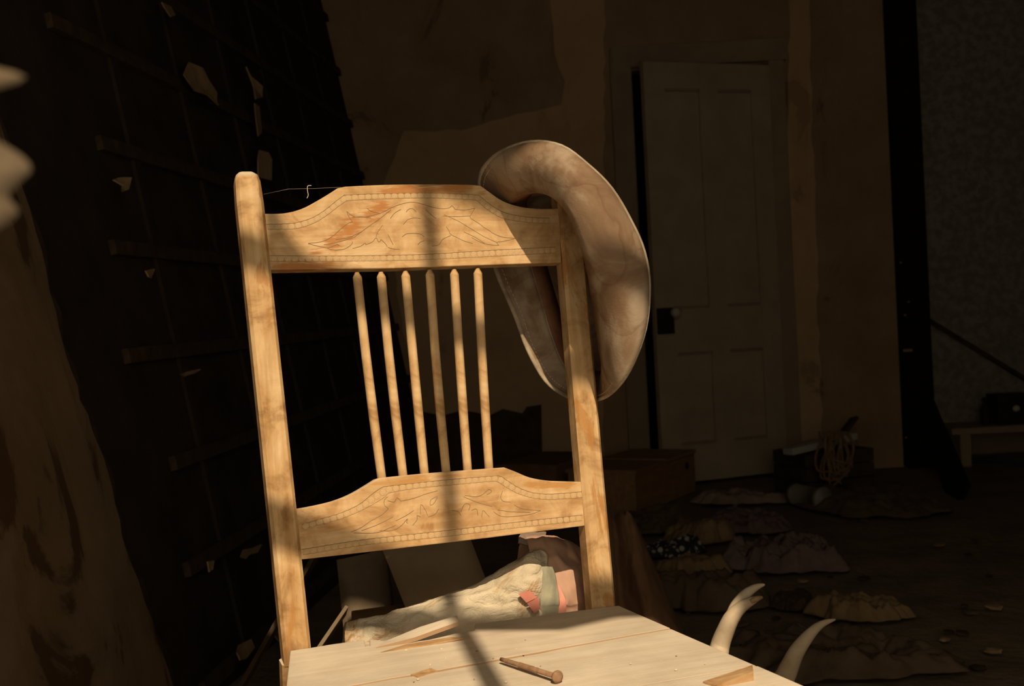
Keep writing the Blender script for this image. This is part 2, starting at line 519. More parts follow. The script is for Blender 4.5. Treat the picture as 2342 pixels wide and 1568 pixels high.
# floor, ceiling
fl = []
n = 60
V, F = [], []
X0, X1, Y0, Y1 = -1.9, 3.4, 0.19, 7.2
for j in range(n + 1):
    for i in range(n + 1):
        x = X0 + (X1 - X0) * i / n; y = Y0 + (Y1 - Y0) * j / n
        V.append((x, y, 0.006 * fbm((x * 2, y * 2, 3)) - 0.006))
for j in range(n):
    for i in range(n):
        a = j * (n + 1) + i
        F.append((a, a + 1, a + n + 2, a + n + 1))
V += [(X0, Y0, -0.12), (X1, Y0, -0.12), (X1, Y1, -0.12), (X0, Y1, -0.12)]
b_ = len(V) - 4
F.append((b_, b_ + 3, b_ + 2, b_ + 1))
struct(mesh('floor', V, F, M['floor'], smooth=True))
struct(box('ceiling', (5.6, 7.4, 0.1), M['ceiling'], None, Matrix.Translation((0.75, 3.6, 2.95)), 0))
# left wall: dark sheathing on a lean, stained wallpaper left on the near part, bare laths beyond
LW_DEP = Vector((0.09, 1, 0)).normalized()
LW_UP = Vector((-0.18, 0, 1)).normalized()
LW_N = LW_DEP.cross(LW_UP).normalized()       # out of the wall, to the room
if LW_N.x < 0:
    LW_N = -LW_N
LW0 = Vector((WL(0, 0.1), 0.1, 0))
def lwm(y, z, off=0.0):
    p = Vector((WL(z, y), y, z)) + LW_N * off
    return Matrix(((LW_DEP.x, -LW_N.x, LW_UP.x, p.x), (LW_DEP.y, -LW_N.y, LW_UP.y, p.y), (LW_DEP.z, -LW_N.z, LW_UP.z, p.z), (0, 0, 0, 1)))
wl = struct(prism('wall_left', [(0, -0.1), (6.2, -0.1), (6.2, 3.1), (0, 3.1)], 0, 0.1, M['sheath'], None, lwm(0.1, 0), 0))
def lw_local(px, py):
    q = on_left(px, py) - Vector((WL(0, 0.1), 0.1, 0))
    return (q.dot(LW_DEP), q.dot(LW_UP))
edge_px = [(372, 1568), (330, 1440), (286, 1312), (247, 1210), (226, 1100), (190, 1000), (152, 900), (120, 800), (92, 700), (60, 560), (20, 420), (-60, 200), (-130, 0), (-200, -200)]
ed = [lw_local(*p) for p in edge_px]
s0 = ed[0]
ed = [(s0[0] + 0.05, -0.05)] + ed
ed2 = []
for a, b in zip(ed[:-1], ed[1:]):
    for k in range(3):
        t = k / 3
        ed2.append((a[0] + (b[0] - a[0]) * t + random.uniform(-.006, .006), a[1] + (b[1] - a[1]) * t))
ed2.append(ed[-1])
pl = prism('wallpaper_panel', [(0.02, -0.05)] + ed2 + [(0.02, ed[-1][1])], -0.022, -0.002, M['plaster'], wl, lwm(0.1, 0), 0)
pl['label'] = 'brown stained wallpaper still hanging on the near part of the wall'
prism('wallpaper_border', [(a[0] + .002, a[1]) for a in ed2] + [(a[0] + 0.035 + 0.01 * math.sin(i * 1.7), a[1]) for i, a in reversed(list(enumerate(ed2)))], -0.012, -0.001, M['lath'], wl, lwm(0.1, 0), 0)
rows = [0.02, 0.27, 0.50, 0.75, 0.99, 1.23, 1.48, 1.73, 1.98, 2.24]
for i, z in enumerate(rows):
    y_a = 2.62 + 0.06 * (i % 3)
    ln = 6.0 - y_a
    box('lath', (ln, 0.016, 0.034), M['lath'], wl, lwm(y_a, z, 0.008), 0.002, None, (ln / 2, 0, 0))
for i in range(6):      # upright studs behind the laths
    yy = 2.95 + i * 0.48
    box('stud', (0.05, 0.012, 2.9), M['sheath'], wl, lwm(yy, 0, 0.003), 0.002, None, (0, 0, 1.45))
def scrap(pts, th=0.004, curl=0.02, mat='scrap', seed=0, nm='paper_scrap'):
    """torn paper on the left wall, outline in pixels"""
    loc = [lw_local(*p) for p in pts]
    cx = sum(p[0] for p in loc) / len(loc); cz = sum(p[1] for p in loc) / len(loc)
    bm = bmesh.new()
    c = bm.verts.new((cx, -0.022 - curl * .4, cz))
    ring = []
    for k, p in enumerate(loc):
        ring.append(bm.verts.new((p[0], -0.022 - curl * (0.5 + 0.5 * noise.noise((k * .7 + seed, 3, seed))), p[1])))
    for k in range(len(ring)):
        bm.faces.new((c, ring[k], ring[(k + 1) % len(ring)]))
    bmesh.ops.subdivide_edges(bm, edges=bm.edges, cuts=1)
    r = bmesh.ops.solidify(bm, geom=bm.faces[:], thickness=th)
    return from_bm(nm, bm, M[mat], wl, lwm(0.1, 0), True)
scrap([(365, 165), (382, 135), (405, 150), (425, 175), (440, 205), (455, 228), (445, 235), (420, 212), (398, 200), (380, 185)], seed=1, curl=0.06)
scrap([(515, 145), (528, 165), (545, 190), (556, 212), (540, 218), (527, 190)], seed=2, curl=0.06)
scrap([(318, 0), (345, 8), (352, 30), (338, 34), (322, 14)], seed=3, curl=0.05)
scrap([(205, 405), (222, 398), (238, 400), (243, 424), (232, 430), (218, 420)], seed=4, curl=0.04)
scrap([(280, 610), (296, 606), (300, 618), (294, 628), (284, 626)], seed=5, curl=0.04)
scrap([(362, 845), (380, 838), (400, 834), (394, 842), (376, 850)], seed=6, curl=0.04)
scrap([(424, 1272), (434, 1270), (438, 1290), (430, 1296)], seed=7, curl=0.04)
scrap([(498, 1262), (510, 1244), (530, 1240), (548, 1232), (542, 1252), (520, 1258), (508, 1268)], seed=8, curl=0.05)
scrap([(488, 1482), (500, 1462), (520, 1450), (528, 1470), (508, 1496), (492, 1500)], seed=9, curl=0.05)
scrap([(575, 1438), (590, 1426), (612, 1420), (606, 1446), (584, 1456)], seed=10, curl=0.05)
scrap([(505, 510), (530, 500), (520, 525)], seed=11, curl=0.03)
scrap([(545, 225), (556, 232), (566, 290), (552, 300), (548, 262)], seed=12, curl=0.03)
# hanging strip above the left post
scrap([(556, 392), (552, 352), (562, 330), (580, 336), (588, 352), (586, 400)], seed=13, curl=0.02, mat='sheet')

# back wall with the doorway
YF = YB
def bx(px, py, y=YB):
    p = on_y(px, py, y)
    return p
cl = bx(1390, 600).x; cright = bx(1788, 600).x
CT = bx(1590, 115).z
OPL, OPR, OPT = 0.640, 1.285, 1.965       # doorway opening
CL, CR_ = OPL - 0.105, OPR + 0.085
WR = 1.86                                  # the wall ends at the dark post
bm = bmesh.new()
def addbox(bm, x0, x1, y0, y1, z0, z1):
    vs_ = [bm.verts.new(c) for c in ((x0, y0, z0), (x1, y0, z0), (x1, y1, z0), (x0, y1, z0), (x0, y0, z1), (x1, y0, z1), (x1, y1, z1), (x0, y1, z1))]
    for q in ((0, 3, 2, 1), (4, 5, 6, 7), (0, 1, 5, 4), (1, 2, 6, 5), (2, 3, 7, 6), (3, 0, 4, 7)):
        bm.faces.new([vs_[i] for i in q])
addbox(bm, -1.6, OPL, YB, YB + .12, -.1, 2.95)
addbox(bm, OPR, WR, YB, YB + .12, -.1, 2.95)
addbox(bm, OPL, OPR, YB, YB + .12, OPT, 2.95)
wb = struct(from_bm('wall_back', bm, M['backwall']))
bm = bmesh.new()
addbox(bm, WR - 0.02, 3.3, YB + 0.35, YB + 0.45, -.1, 2.95)
struct(from_bm('wall_back_recess', bm, M['greywall']))
bm = bmesh.new()
addbox(bm, 3.2, 3.3, 0.1, YB + .5, -.1, 2.95)
struct(from_bm('wall_right', bm, M['greywall']))
# dark passage behind the door
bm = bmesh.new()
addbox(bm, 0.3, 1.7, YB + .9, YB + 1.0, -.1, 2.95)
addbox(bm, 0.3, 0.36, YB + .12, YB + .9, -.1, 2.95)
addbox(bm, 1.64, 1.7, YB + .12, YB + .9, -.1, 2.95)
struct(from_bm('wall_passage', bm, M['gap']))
# torn wallpaper sheets left on the back wall
def sheet(pts, y, mat, nm='wallpaper_sheet', th=0.006):
    loc = []
    P = [on_y(p[0], p[1], y) for p in pts]
    for a, b in zip(P, P[1:] + P[:1]):
        nn = max(1, int((b - a).length / 0.06))
        for k in range(nn):
            t = k / nn
            q = a.lerp(b, t)
            loc.append((q.x + (random.uniform(-.008, .008) if nn > 1 else 0), q.z + (random.uniform(-.008, .008) if nn > 1 else 0)))
    return prism(nm, loc, y - th, y, mat, wb, I4, 0)
sheet([(1252, -60), (1262, 60), (1276, 150), (1292, 185), (1288, 240), (1180, 262), (1060, 300), (960, 300), (925, 300), (905, 360), (880, 420), (905, 640), (950, 900), (1000, 1110), (1380, 1090), (1382, -60)], YB - 0.001, M['sheet'])
sheet([(1805, -40), (1850, -40), (1858, 300), (1880, 1000), (1815, 1010), (1800, 400)], YB - 0.001, M['sheet'])
sheet([(560, -40), (700, -40), (690, 150), (640, 260), (700, 330), (610, 390), (560, 300)], YB - 0.002, M['backwall'])

# door casing
dc = struct(box('trim_1', (0.1, 0.03, OPT + 0.105), M['casing'], None, Matrix.Translation((OPL - 0.055, YB - 0.016, 0)), 0.004, None, (0, 0, (OPT + 0.105) / 2)))
struct(box('trim_2', (0.075, 0.03, OPT + 0.105), M['casing'], None, Matrix.Translation((OPR + 0.0425, YB - 0.016, 0)), 0.004, None, (0, 0, (OPT + 0.105) / 2)))
struct(box('trim_3', (OPR - OPL + 0.19, 0.036, 0.105), M['casing'], None, Matrix.Translation(((OPL + OPR) / 2, YB - 0.019, OPT + 0.06)), 0.004))
# the door leaf, hinged at its right side and standing ajar
hinge = Vector((OPR - 0.005, YB - 0.04, 0.012))
free = Vector((0.655, 5.57, 0.012))
dxd = (free - hinge); DWID = dxd.length
dxd.normalize()
DM = Matrix(((dxd.x, -dxd.y * -1, 0, hinge.x), (dxd.y, -dxd.x, 0, hinge.y), (0, 0, 1, hinge.z), (0, 0, 0, 1)))
# local x from hinge to free edge, local y: make it point into the room
yl = Vector((dxd.y, -dxd.x, 0))
if yl.y > 0:
    yl = -yl
DM = Matrix(((dxd.x, yl.x, 0, hinge.x), (dxd.y, yl.y, 0, hinge.y), (0, 0, 1, hinge.z), (0, 0, 0, 1)))
DH = 1.935
door = link('door_1', None, None, DM)
door['kind'] = 'structure'
def dbox(nm, x0, x1, z0, z1, t0, t1, mat='door', bev=0.002, par=None):
    return box(nm, (x1 - x0, t1 - t0, z1 - z0), M[mat], par or door, DM, bev, None, ((x0 + x1) / 2, (t0 + t1) / 2, (z0 + z1) / 2))
sw = 0.105; mw = 0.10
mid = DWID / 2
dbox('stile', 0, sw, 0, DH, -.018, .018)
dbox('stile', DWID - sw, DWID, 0, DH, -.018, .018)
dbox('mullion', mid - mw / 2, mid + mw / 2, 0.15, DH - 0.1, -.0175, .0175)
for z0, z1 in ((0, 0.17), (0.60, 0.80), (DH - 0.12, DH)):
    dbox('door_rail', sw, DWID - sw, z0, z1, -.0178, .0178)
for x0, x1 in ((sw, mid - mw / 2), (mid + mw / 2, DWID - sw)):
    for z0, z1 in ((0.17, 0.60), (0.80, DH - 0.12)):
        dbox('door_panel', x0 - .004, x1 + .004, z0 - .004, z1 + .004, -.006, .004)
        # raised ledge moulding at the foot and head of the panel
        dbox('moulding', x0, x1, z0, z0 + 0.014, .004, .014, 'casing', 0.003)
        dbox('moulding', x0, x1, z1 - .014, z1, .004, .014, 'casing', 0.003)
lock = dbox('rim_lock', DWID - 0.085, DWID - 0.004, 0.69, 0.81, .018, .04, 'iron', 0.004)
kx, kz = DWID - 0.075, 0.785
V, F = tube_data([(kx, .04, kz), (kx, .055, kz), (kx, .062, kz), (kx, .075, kz), (kx, .088, kz), (kx, .094, kz)], [.008, .009, .02, .026, .02, .006], 16)
kn = mesh('door_knob', V, F, M['porcelain'], door, DM, True)
kn['label'] = 'white porcelain knob'
# dark post where the wall ends, and the wall's return
pz = struct(box('trim_4', (0.135, 0.12, 2.92), M['gap'], None, Matrix.Translation((1.925, YB - 0.02, 0)), 0.006, None, (0, 0, 1.46)))
for (x, y, h) in ((2076, 801, 6), (2060, 600, 3), (2078, 690, 3), (2070, 720, 4), (2072, 1000, 4)):
    p = on_y(x, y, YB - 0.083)
    box('paint_chip', (0.045 if h == 6 else 0.01, 0.004, 0.002 * h), M['casing'], pz, Matrix.Translation(p), 0)
# pale baseboard in the recess
struct(box('baseboard_back', (1.3, 0.02, 0.16), M['casing'], None, Matrix.Translation((2.6, YB + 0.335, 0.0)), 0.004, None, (0, 0, 0.08)))

# front wall with the window that the sun comes through
PHI = math.radians(4.4)
wx = Vector((math.cos(PHI), -math.sin(PHI), 0))
wn = Vector((math.sin(PHI), math.cos(PHI), 0))
WM = Matrix(((wx.x, wn.x, 0, 0), (wx.y, wn.y, 0, 0.09), (0, 0, 1, 0), (0, 0, 0, 1)))
SD = Vector((SUN_DX, 1, -SUN_T))
def to_window(p):
    """follow the sunlight back from a lit point to the window plane"""
    o = Vector((0, 0.13, 0))
    k = (p - o).dot(wn) / SD.dot(wn)
    q = p - SD * k
    return ((q - Vector((0, 0.09, 0))).dot(wx), q.z)
mx = to_window(on_back(983, 520))[0]
mx2 = to_window(on_back(625, 560))[0]
b1 = to_window(on_back(940, 708))[1]
b2 = to_window(on_back(780, 1242))[1]
WX0, WX1, WZ0, WZ1 = -0.135, 0.69, 0.42, 2.70
bm = bmesh.new()
LX0, LX1, LZ = -0.85, 1.35, 1.20        # the wide lower opening
addbox(bm, -2.6, LX0, 0.0, 0.10, -.1, LZ)
addbox(bm, LX1, 3.6, 0.0, 0.10, -.1, LZ)
addbox(bm, LX0, LX1, 0.0, 0.10, -.1, WZ0)
addbox(bm, -2.6, WX0, 0.0, 0.10, LZ, 3.0)
addbox(bm, WX1, 3.6, 0.0, 0.10, LZ, 3.0)
addbox(bm, WX0, WX1, 0.0, 0.10, WZ1, 3.0)
struct(from_bm('wall_front', bm, M['backwall'], None, WM))
win = link('window_1', None, None, WM)
win['kind'] = 'structure'
def wbar(nm, x0, x1, z0, z1, t=0.03):
    return box(nm, (x1 - x0, t, z1 - z0), M['window'], win, WM, 0.002, None, ((x0 + x1) / 2, 0.04, (z0 + z1) / 2))
wbar('sill', LX0, LX1, WZ0, WZ0 + 0.03, 0.08)
wbar('head', WX0, WX1, WZ1 - 0.03, WZ1, 0.08)
wbar('jamb', WX1 - 0.015, WX1, LZ, WZ1 - .03, 0.08)
wbar('jamb', LX0, LX0 + .015, WZ0 + .03, LZ, 0.08)
wbar('jamb', LX1 - .015, LX1, WZ0 + .03, LZ, 0.08)
wbar('muntin', mx - 0.0095, mx + 0.0095, 1.44, WZ1 - .03)
wbar('muntin', mx2 - 0.008, mx2 + 0.008, b1 + .018, WZ1 - .03)
wbar('muntin', WX0, WX1 - .015, b1 - 0.016, b1 + 0.016, .026)
prism('meeting_rail', [(WX0, 2.062), (.02, 2.058), (.08, 2.046), (.15, 2.034), (.24, 2.042), (.37, 2.090), (WX1 - .015, 2.10), (WX1 - .015, 2.0), (.37, 1.995), (.288, 1.935), (.17, 1.95), (.13, 1.995), (.05, 2.012), (WX0, 2.018)], 0.027, 0.053, M['window'], win, WM, 0)  # unseen rail; crooked outline shaped to place its shadow on seat and quilt
# unseen filler in the pane corner, added to round the shadow on the rail
prism('shadow_corner', [(mx2 + .008, b1 + .016), (mx2 + 0.075, b1 + .016), (mx2 + 0.045, b1 + .026), (mx2 + .022, b1 + .045), (mx2 + .008, b1 + .085)], 0.038, 0.042, M['window'], win, WM, 0)
# tattered curtain remnant beside the window
V, F = [], []
zs_ = [0.812 + 0.0012 * k for k in range(75)] + [0.91 + 0.09 * k for k in range(18)]
nz = len(zs_) - 1
for z in zs_:
    edge = -0.1268 + 0.0105 * math.exp(-((z - 0.8755) / 0.0026) ** 2) + 0.0105 * math.exp(-((z - 0.8535) / 0.0058) ** 2) + 0.0065 * math.exp(-((z - 0.8425) / 0.004) ** 2) + 0.001 * noise.noise((4, 0, z * 300))
    if z < 0.838:
        edge -= 0.03
    for i in range(5):
        x = -0.150 + (edge + 0.150) * i / 4
        V.append((x, 0.295 + 0.006 * math.sin(x * 130 + z * 5), z))
for j in range(nz):
    for i in range(4):
        a = j * 5 + i
        F.append((a, a + 1, a + 6, a + 5))
co = worldmesh('curtain_remnant', V, F, M['curtain'], None, True)
solidify(co, 0.001)
tag(co, 'tattered brown curtain strip hanging beside the window opening', 'curtain')
V, F = tube_data([(-0.25, 0.18, 2.44), (-0.22, 0.29, 2.44), (-0.20, 0.295, 2.44), (-0.10, 0.295, 2.44)], 0.006, 8)
worldmesh('curtain_rod', V, F, M['iron'], co, True)

# ================================================================== the chair
origin = P0 + CE * 0.185 + CN * 0.2
chair = empty('wooden_chair', Vector((origin.x, origin.y, 0)), 'worn wooden pressed-back chair with spindles and dusty plank seat', 'chair')
# posts
def post(inner_t, inner_b, sign, name='back_post'):
    w, d = 0.0335, 0.03
    prof = []
    L = 0.592
    top_u = inner_t
    bm = bmesh.new()
    lev = [(-0.02, 0), (0.15, 0), (0.30, 0), (0.45, 0), (0.55, 0), (0.578, 0.0015), (0.587, 0.004), (0.592, 0.010)]
    rings = []
    for vz, sh in lev:
        t = max(0, min(1, vz / 0.59))
        ui = inner_b + (inner_t - inner_b) * t
        uo = ui + sign * w
        x0, x1 = min(ui, uo) + sh * .8, max(ui, uo) - sh * .8
        y0, y1 = -0.004 + sh, -0.004 + d - sh * .6
        ch = 0.004 if sh < 0.005 else 0.003
        rings.append([bm.verts.new(c) for c in ((x0 + ch, y0, vz), (x1 - ch, y0, vz), (x1, y0 + ch, vz), (x1, y1 - ch, vz), (x1 - ch, y1, vz), (x0 + ch, y1, vz), (x0, y1 - ch, vz), (x0, y0 + ch, vz))])
    for a, b in zip(rings[:-1], rings[1:]):
        for k in range(8):
            bm.faces.new((a[k], a[(k + 1) % 8], b[(k + 1) % 8], b[k]))
    bm.faces.new(rings[0][::-1]); bm.faces.new(rings[-1])
    # re-orient so the grain runs along local X
    rot = Matrix(((0, 0, 1, 0), (0, 1, 0, 0), (-1, 0, 0, 0), (0, 0, 0, 1)))
    for v in bm.verts:
        v.co = rot @ v.co
    return from_bm(name, bm, M['post'], chair, BACK_M @ rot.inverted(), True)
uL_t, uL_b = uv(605, 480)[0], uv(711, 1470)[0]
uR_t, uR_b = uv(1276, 478)[0], uv(1352, 1380)[0]
half_t = 0.0; 
post(uL_t - 0.001, uL_b, -1)
post(uR_t + 0.002, uR_b, 1)
# rear legs below the seat
for ui in (uL_b - 0.017, uR_b + 0.017):
    a = BACK_M @ Vector((ui, 0.011, -0.015)); b = Vector((a.x - CN.x * 0.07, a.y - CN.y * 0.07, 0.0))
    V, F = tube_data([b, b.lerp(a, .5), a], [.015, .019, .021], 8)
    worldmesh('leg', V, F, M['post'], chair)
def traced(pts):
    return [uv(*p) for p in pts]
def sm(pts, n=5):
    return [(p.x, p.y) for p in spline([Vector((a[0], a[1], 0)) for a in pts], n)]
# top rail
tl = traced([(602, 488), (650, 487), (690, 477), (725, 459), (755, 441), (772, 430)])
tm = traced([(790, 426), (880, 422), (980, 421), (1080, 422)])
tr = traced([(1099, 424), (1120, 439), (1150, 459), (1190, 472), (1235, 477), (1280, 476)])
bb = traced([(1284, 600), (1100, 606), (900, 613), (616, 617)])
top_out = sm(tl, 4) + sm(tm, 3) + sm(tr, 4)
RY0, RY1 = 0.0, 0.021
rail_t = prism('top_rail', top_out + bb, RY0, RY1, M['rail'], chair, BACK_M, 0.0015, None)
# lower rail
ll = traced([(670, 1164), (715, 1156), (765, 1144), (805, 1128), (840, 1108), (862, 1094)])
lm = traced([(870, 1092), (960, 1083), (1060, 1075), (1140, 1069)])
lr = traced([(1154, 1068), (1180, 1078), (1212, 1091), (1250, 1098), (1290, 1100), (1336, 1101)])
lb = traced([(1343, 1201), (1120, 1229), (900, 1255), (690, 1279)])
rail_b = prism('lower_rail', sm(ll, 4) + sm(lm, 3) + sm(lr, 4) + lb, RY0 + .001, RY1, M['rail2'], chair, BACK_M, 0.0015, None)

# pressed ornament: grooves and beads
def groove(pts_px, parent, r=0.00045, n=5, yoff=0.0):
    pts = [Vector((a[0], yoff, a[1])) for a in traced(pts_px)]
    return tube_data(spline(pts, n) if len(pts) > 2 else pts, r, 5)
beadmesh = {}
def make_bead(mat):
    if mat.name in beadmesh:
        return beadmesh[mat.name]
    bm = bmesh.new()
    R = 0.0041
    rings = [(R * 1.08, 0.0001), (R * 1.0, -0.0002), (R * 0.86, -0.00015), (R * 0.6, -0.0004), (R * 0.3, -0.0005)]
    S = 12
    rr = []
    for r, y in rings:
        rr.append([bm.verts.new((r * math.cos(2 * math.pi * k / S), y, r * math.sin(2 * math.pi * k / S))) for k in range(S)])
    for i, (a, b) in enumerate(zip(rr[:-1], rr[1:])):
        for k in range(S):
            f = bm.faces.new((a[k], b[k], b[(k + 1) % S], a[(k + 1) % S]))
            f.material_index = 1 if i < 1 else 0
    bm.faces.new(rr[-1])
    bmesh.ops.recalc_face_normals(bm, faces=bm.faces)
    me = bpy.data.meshes.new('bead')
    bm.to_mesh(me)
    bm.free()
    finish(me, True, [mat, M['groove']])
    beadmesh[mat.name] = me
    return me
def beads(path_px, parent, mat, y=0.0, step=0.0088):
    P = [Vector((a[0], 0, a[1])) for a in path_px]
    d = 0
    acc = 0.0
    nxt = step / 2
    for a, b in zip(P[:-1], P[1:]):
        L = (b - a).length
        while nxt <= acc + L:
            q = a.lerp(b, (nxt - acc) / L)
            link('bead', make_bead(mat), parent, BACK_M @ Matrix.Translation((q.x, y, q.z)))
            nxt += step
        acc += L
def tuv(pts, n=6):
    return [(p.x, p.y) for p in spline([Vector((*uv(*q), 0)) for q in pts], n)]
upper_line = [zt(30, 444), zt(150, 442), zt(260, 432), zt(380, 395), zt(480, 335), zt(560, 270), zt(625, 223), zt(645, 220), zt(900, 210), zt(1250, 205), zt(1500, 212), zt(1640, 220), zt(1665, 230), zt(1740, 290), zt(1830, 345), zt(1920, 372), zt(2060, 392), zt(2200, 398)]
lower_line = [zt(40, 482), zt(150, 482), zt(270, 475), zt(400, 432), zt(500, 370), zt(580, 308), zt(640, 268), zt(660, 262), zt(900, 250), zt(1250, 242), zt(1500, 250), zt(1620, 258), zt(1650, 270), zt(1720, 330), zt(1820, 390), zt(1920, 415), zt(2060, 432), zt(2200, 436)]
mid_line = [((a[0] + b[0]) / 2, (a[1] + b[1]) / 2) for a, b in zip(upper_line, lower_line)]
gr = []
gr.append(groove(upper_line, rail_t)); 
gr.append(groove(lower_line, rail_t, 0.00035))
gr.append(groove([zt(55, 684), zt(600, 686), zt(1200, 676), zt(1700, 646), zt(2240, 618)], rail_t))
gr.append(groove([zt(60, 728), zt(600, 726), zt(1200, 716), zt(1700, 692), zt(2240, 664)], rail_t, 0.0003))
leaf = [
    [(350, 590), (450, 578), (530, 540), (600, 480), (650, 440), (690, 425)],
    [(690, 425), (665, 390), (645, 345)], [(645, 345), (690, 380), (740, 390), (800, 385), (900, 360), (985, 318)],
    [(985, 318), (1060, 290), (1140, 275), (1210, 285), (1290, 310), (1370, 325), (1430, 318), (1450, 302), (1475, 330)],
    [(1475, 330), (1550, 335), (1628, 320)], [(1628, 320), (1605, 355), (1590, 385), (1600, 402)],
    [(1600, 402), (1660, 440), (1700, 470), (1750, 500)], [(1750, 505), (1830, 540), (1940, 552)],
    [(1940, 552), (1870, 568), (1800, 580)], [(1810, 605), (1740, 600), (1680, 585), (1600, 545)],
    [(1810, 605), (1796, 590), (1800, 580)], [(1610, 590), (1540, 570), (1490, 545), (1440, 520), (1430, 495), (1405, 460)],
    [(1800, 585), (1700, 540), (1600, 480), (1500, 420), (1390, 370)], [(1700, 590), (1640, 550), (1540, 500)],
    [(350, 592), (420, 610), (500, 625)], [(500, 625), (540, 612), (570, 600), (590, 606)],
    [(500, 630), (560, 642), (630, 632), (680, 600), (690, 575)], [(690, 630), (750, 612), (785, 588), (790, 600)],
    [(790, 600), (840, 580), (870, 548), (890, 580), (910, 560)], [(905, 560), (940, 590), (955, 615)],
    [(960, 620), (1000, 632), (1050, 634)], [(700, 545), (800, 470), (900, 400), (985, 330)],
    [(800, 320), (835, 345), (900, 360)], [(1100, 350), (1120, 328), (1150, 325), (1175, 348)],
    [(1080, 445), (1110, 410), (1160, 395), (1210, 400)], [(1070, 540), (1110, 515), (1200, 516), (1240, 540)],
    [(870, 540), (885, 500), (920, 450)], [(1190, 600), (1210, 580), (1240, 570)], [(1300, 610), (1350, 600), (1380, 560), (1440, 530)],
    [(960, 520), (1000, 600)], [(690, 390), (760, 385), (830, 395)], [(1380, 380), (1480, 385), (1590, 380)],
    [(980, 400), (1010, 360), (1060, 330)], [(1250, 330), (1290, 370), (1330, 400)],
    [(560, 560), (660, 545), (760, 500)], [(470, 600), (580, 580), (690, 545)],
]
for l in leaf:
    gr.append(groove([zt(*p) for p in l], rail_t, 0.00042, 4))
V, F = join(gr)
g = mesh('carved_grooves', V, F, M['groove'], rail_t, BACK_M)
beads(tuv(mid_line, 5), rail_t, M['bead'])
beads(tuv([zt(60, 706), zt(600, 706), zt(1200, 696), zt(1700, 669), zt(2240, 641)], 5), rail_t, M['bead'])
gr = []
ul2 = [zl(100, 500), zl(250, 455), zl(400, 410), zl(540, 345), zl(640, 265), zl(715, 215), zl(760, 205), zl(1000, 178), zl(1300, 148), zl(1560, 128), zl(1620, 128), zl(1680, 165), zl(1760, 215), zl(1870, 255), zl(1990, 265), zl(2120, 258), zl(2255, 246)]
ll2 = [zl(110, 530), zl(270, 492), zl(420, 447), zl(560, 390), zl(670, 330), zl(740, 285), zl(780, 255), zl(1000, 218), zl(1300, 190), zl(1540, 168), zl(1600, 172), zl(1670, 215), zl(1760, 262), zl(1870, 294), zl(1990, 306), zl(2120, 300), zl(2265, 290)]
gr.append(groove(ul2, rail_b, yoff=.001)); gr.append(groove(ll2, rail_b, 0.0003, yoff=.001))
gr.append(groove([zl(100, 690), zl(600, 612), zl(1200, 545), zl(1700, 485), zl(2250, 425)], rail_b, yoff=.001))
gr.append(groove([zl(110, 730), zl(600, 652), zl(1200, 590), zl(1700, 528), zl(2250, 468)], rail_b, .0003, yoff=.001))
leaf2 = [
    [(480, 555), (560, 520), (630, 470), (665, 455)], [(665, 450), (720, 420), (765, 375)], [(765, 375), (735, 350), (735, 310), (760, 285)],
    [(760, 315), (810, 325), (830, 292), (860, 318)], [(860, 318), (950, 300), (1050, 265), (1140, 240)],
    [(500, 562), (620, 565), (700, 555), (770, 525), (820, 505)], [(700, 545), (790, 545), (860, 510), (910, 455), (905, 480), (915, 490)],
    [(820, 470), (900, 430), (960, 390)], [(950, 505), (985, 460), (985, 430), (1010, 440)], [(1010, 420), (1015, 345), (1050, 390), (1065, 430)],
    [(1085, 350), (1090, 310), (1140, 285), (1110, 340), (1085, 350)], [(1070, 440), (1120, 420), (1150, 380)],
    [(1350, 275), (1440, 285), (1490, 265), (1530, 230), (1555, 245), (1520, 270)], [(1640, 240), (1625, 290), (1645, 320), (1700, 325)],
    [(1730, 350), (1800, 380), (1930, 390)], [(1930, 392), (1850, 420), (1740, 435), (1630, 435), (1570, 400)],
    [(1340, 285), (1450, 330), (1560, 360)], [(1480, 440), (1490, 390), (1520, 420), (1540, 440)], [(1320, 400), (1350, 340), (1390, 350), (1380, 390)],
    [(1400, 390), (1440, 380), (1450, 430)], [(1250, 390), (1300, 400), (1320, 430)], [(560, 545), (680, 500), (800, 440)], [(1600, 385), (1700, 400), (1850, 405)],
]
for l in leaf2:
    gr.append(groove([zl(*p) for p in l], rail_b, 0.00042, 4, .001))
V, F = join(gr)
mesh('carved_grooves', V, F, M['groove'], rail_b, BACK_M)
ml2 = [((a[0] + b[0]) / 2, (a[1] + b[1]) / 2) for a, b in zip(ul2, ll2)]
beads(tuv(ml2, 5), rail_b, M['bead'], 0.001)
beads(tuv([zl(110, 710), zl(600, 632), zl(1200, 568), zl(1700, 507), zl(2250, 447)], 5), rail_b, M['bead'], 0.001)

# spindles
sp_t = [(819, 623), (874, 622), (930, 620), (986, 617), (1042, 616), (1096, 614)]
sp_b = [(878, 1097), (927, 1092), (976, 1087), (1026, 1083), (1075, 1078), (1124, 1073)]
for a, b in zip(sp_t, sp_b):
    u0, v0 = uv(*b); u1, v1 = uv(*a)
    A = Vector((u0, 0.010, v0)); B = Vector((u1, 0.007, v1))
    A2 = BACK_M @ A; B2 = BACK_M @ B
    d = (B2 - A2)
    L = d.length
    m = frm(d, CB, A2)
    bow = random.uniform(-.002, .002)
    st = [(-0.006, .0058), (0.05, .0058), (0.3, .0062), (0.6, .0061), (0.85, .0060), (0.975, .0060), (0.984, .0058), (0.9845, .0052), (0.992, .0047), (0.9965, .0036), (1.006, .0028)]
    V, F = tube_data([(t * L if t >= 0 else t, bow * math.sin(math.pi * min(max(t, 0), 1)), 0) for t, r in st], [r for t, r in st], 12)
    mesh('spindle', V, F, M['spindle'], chair, m, True)

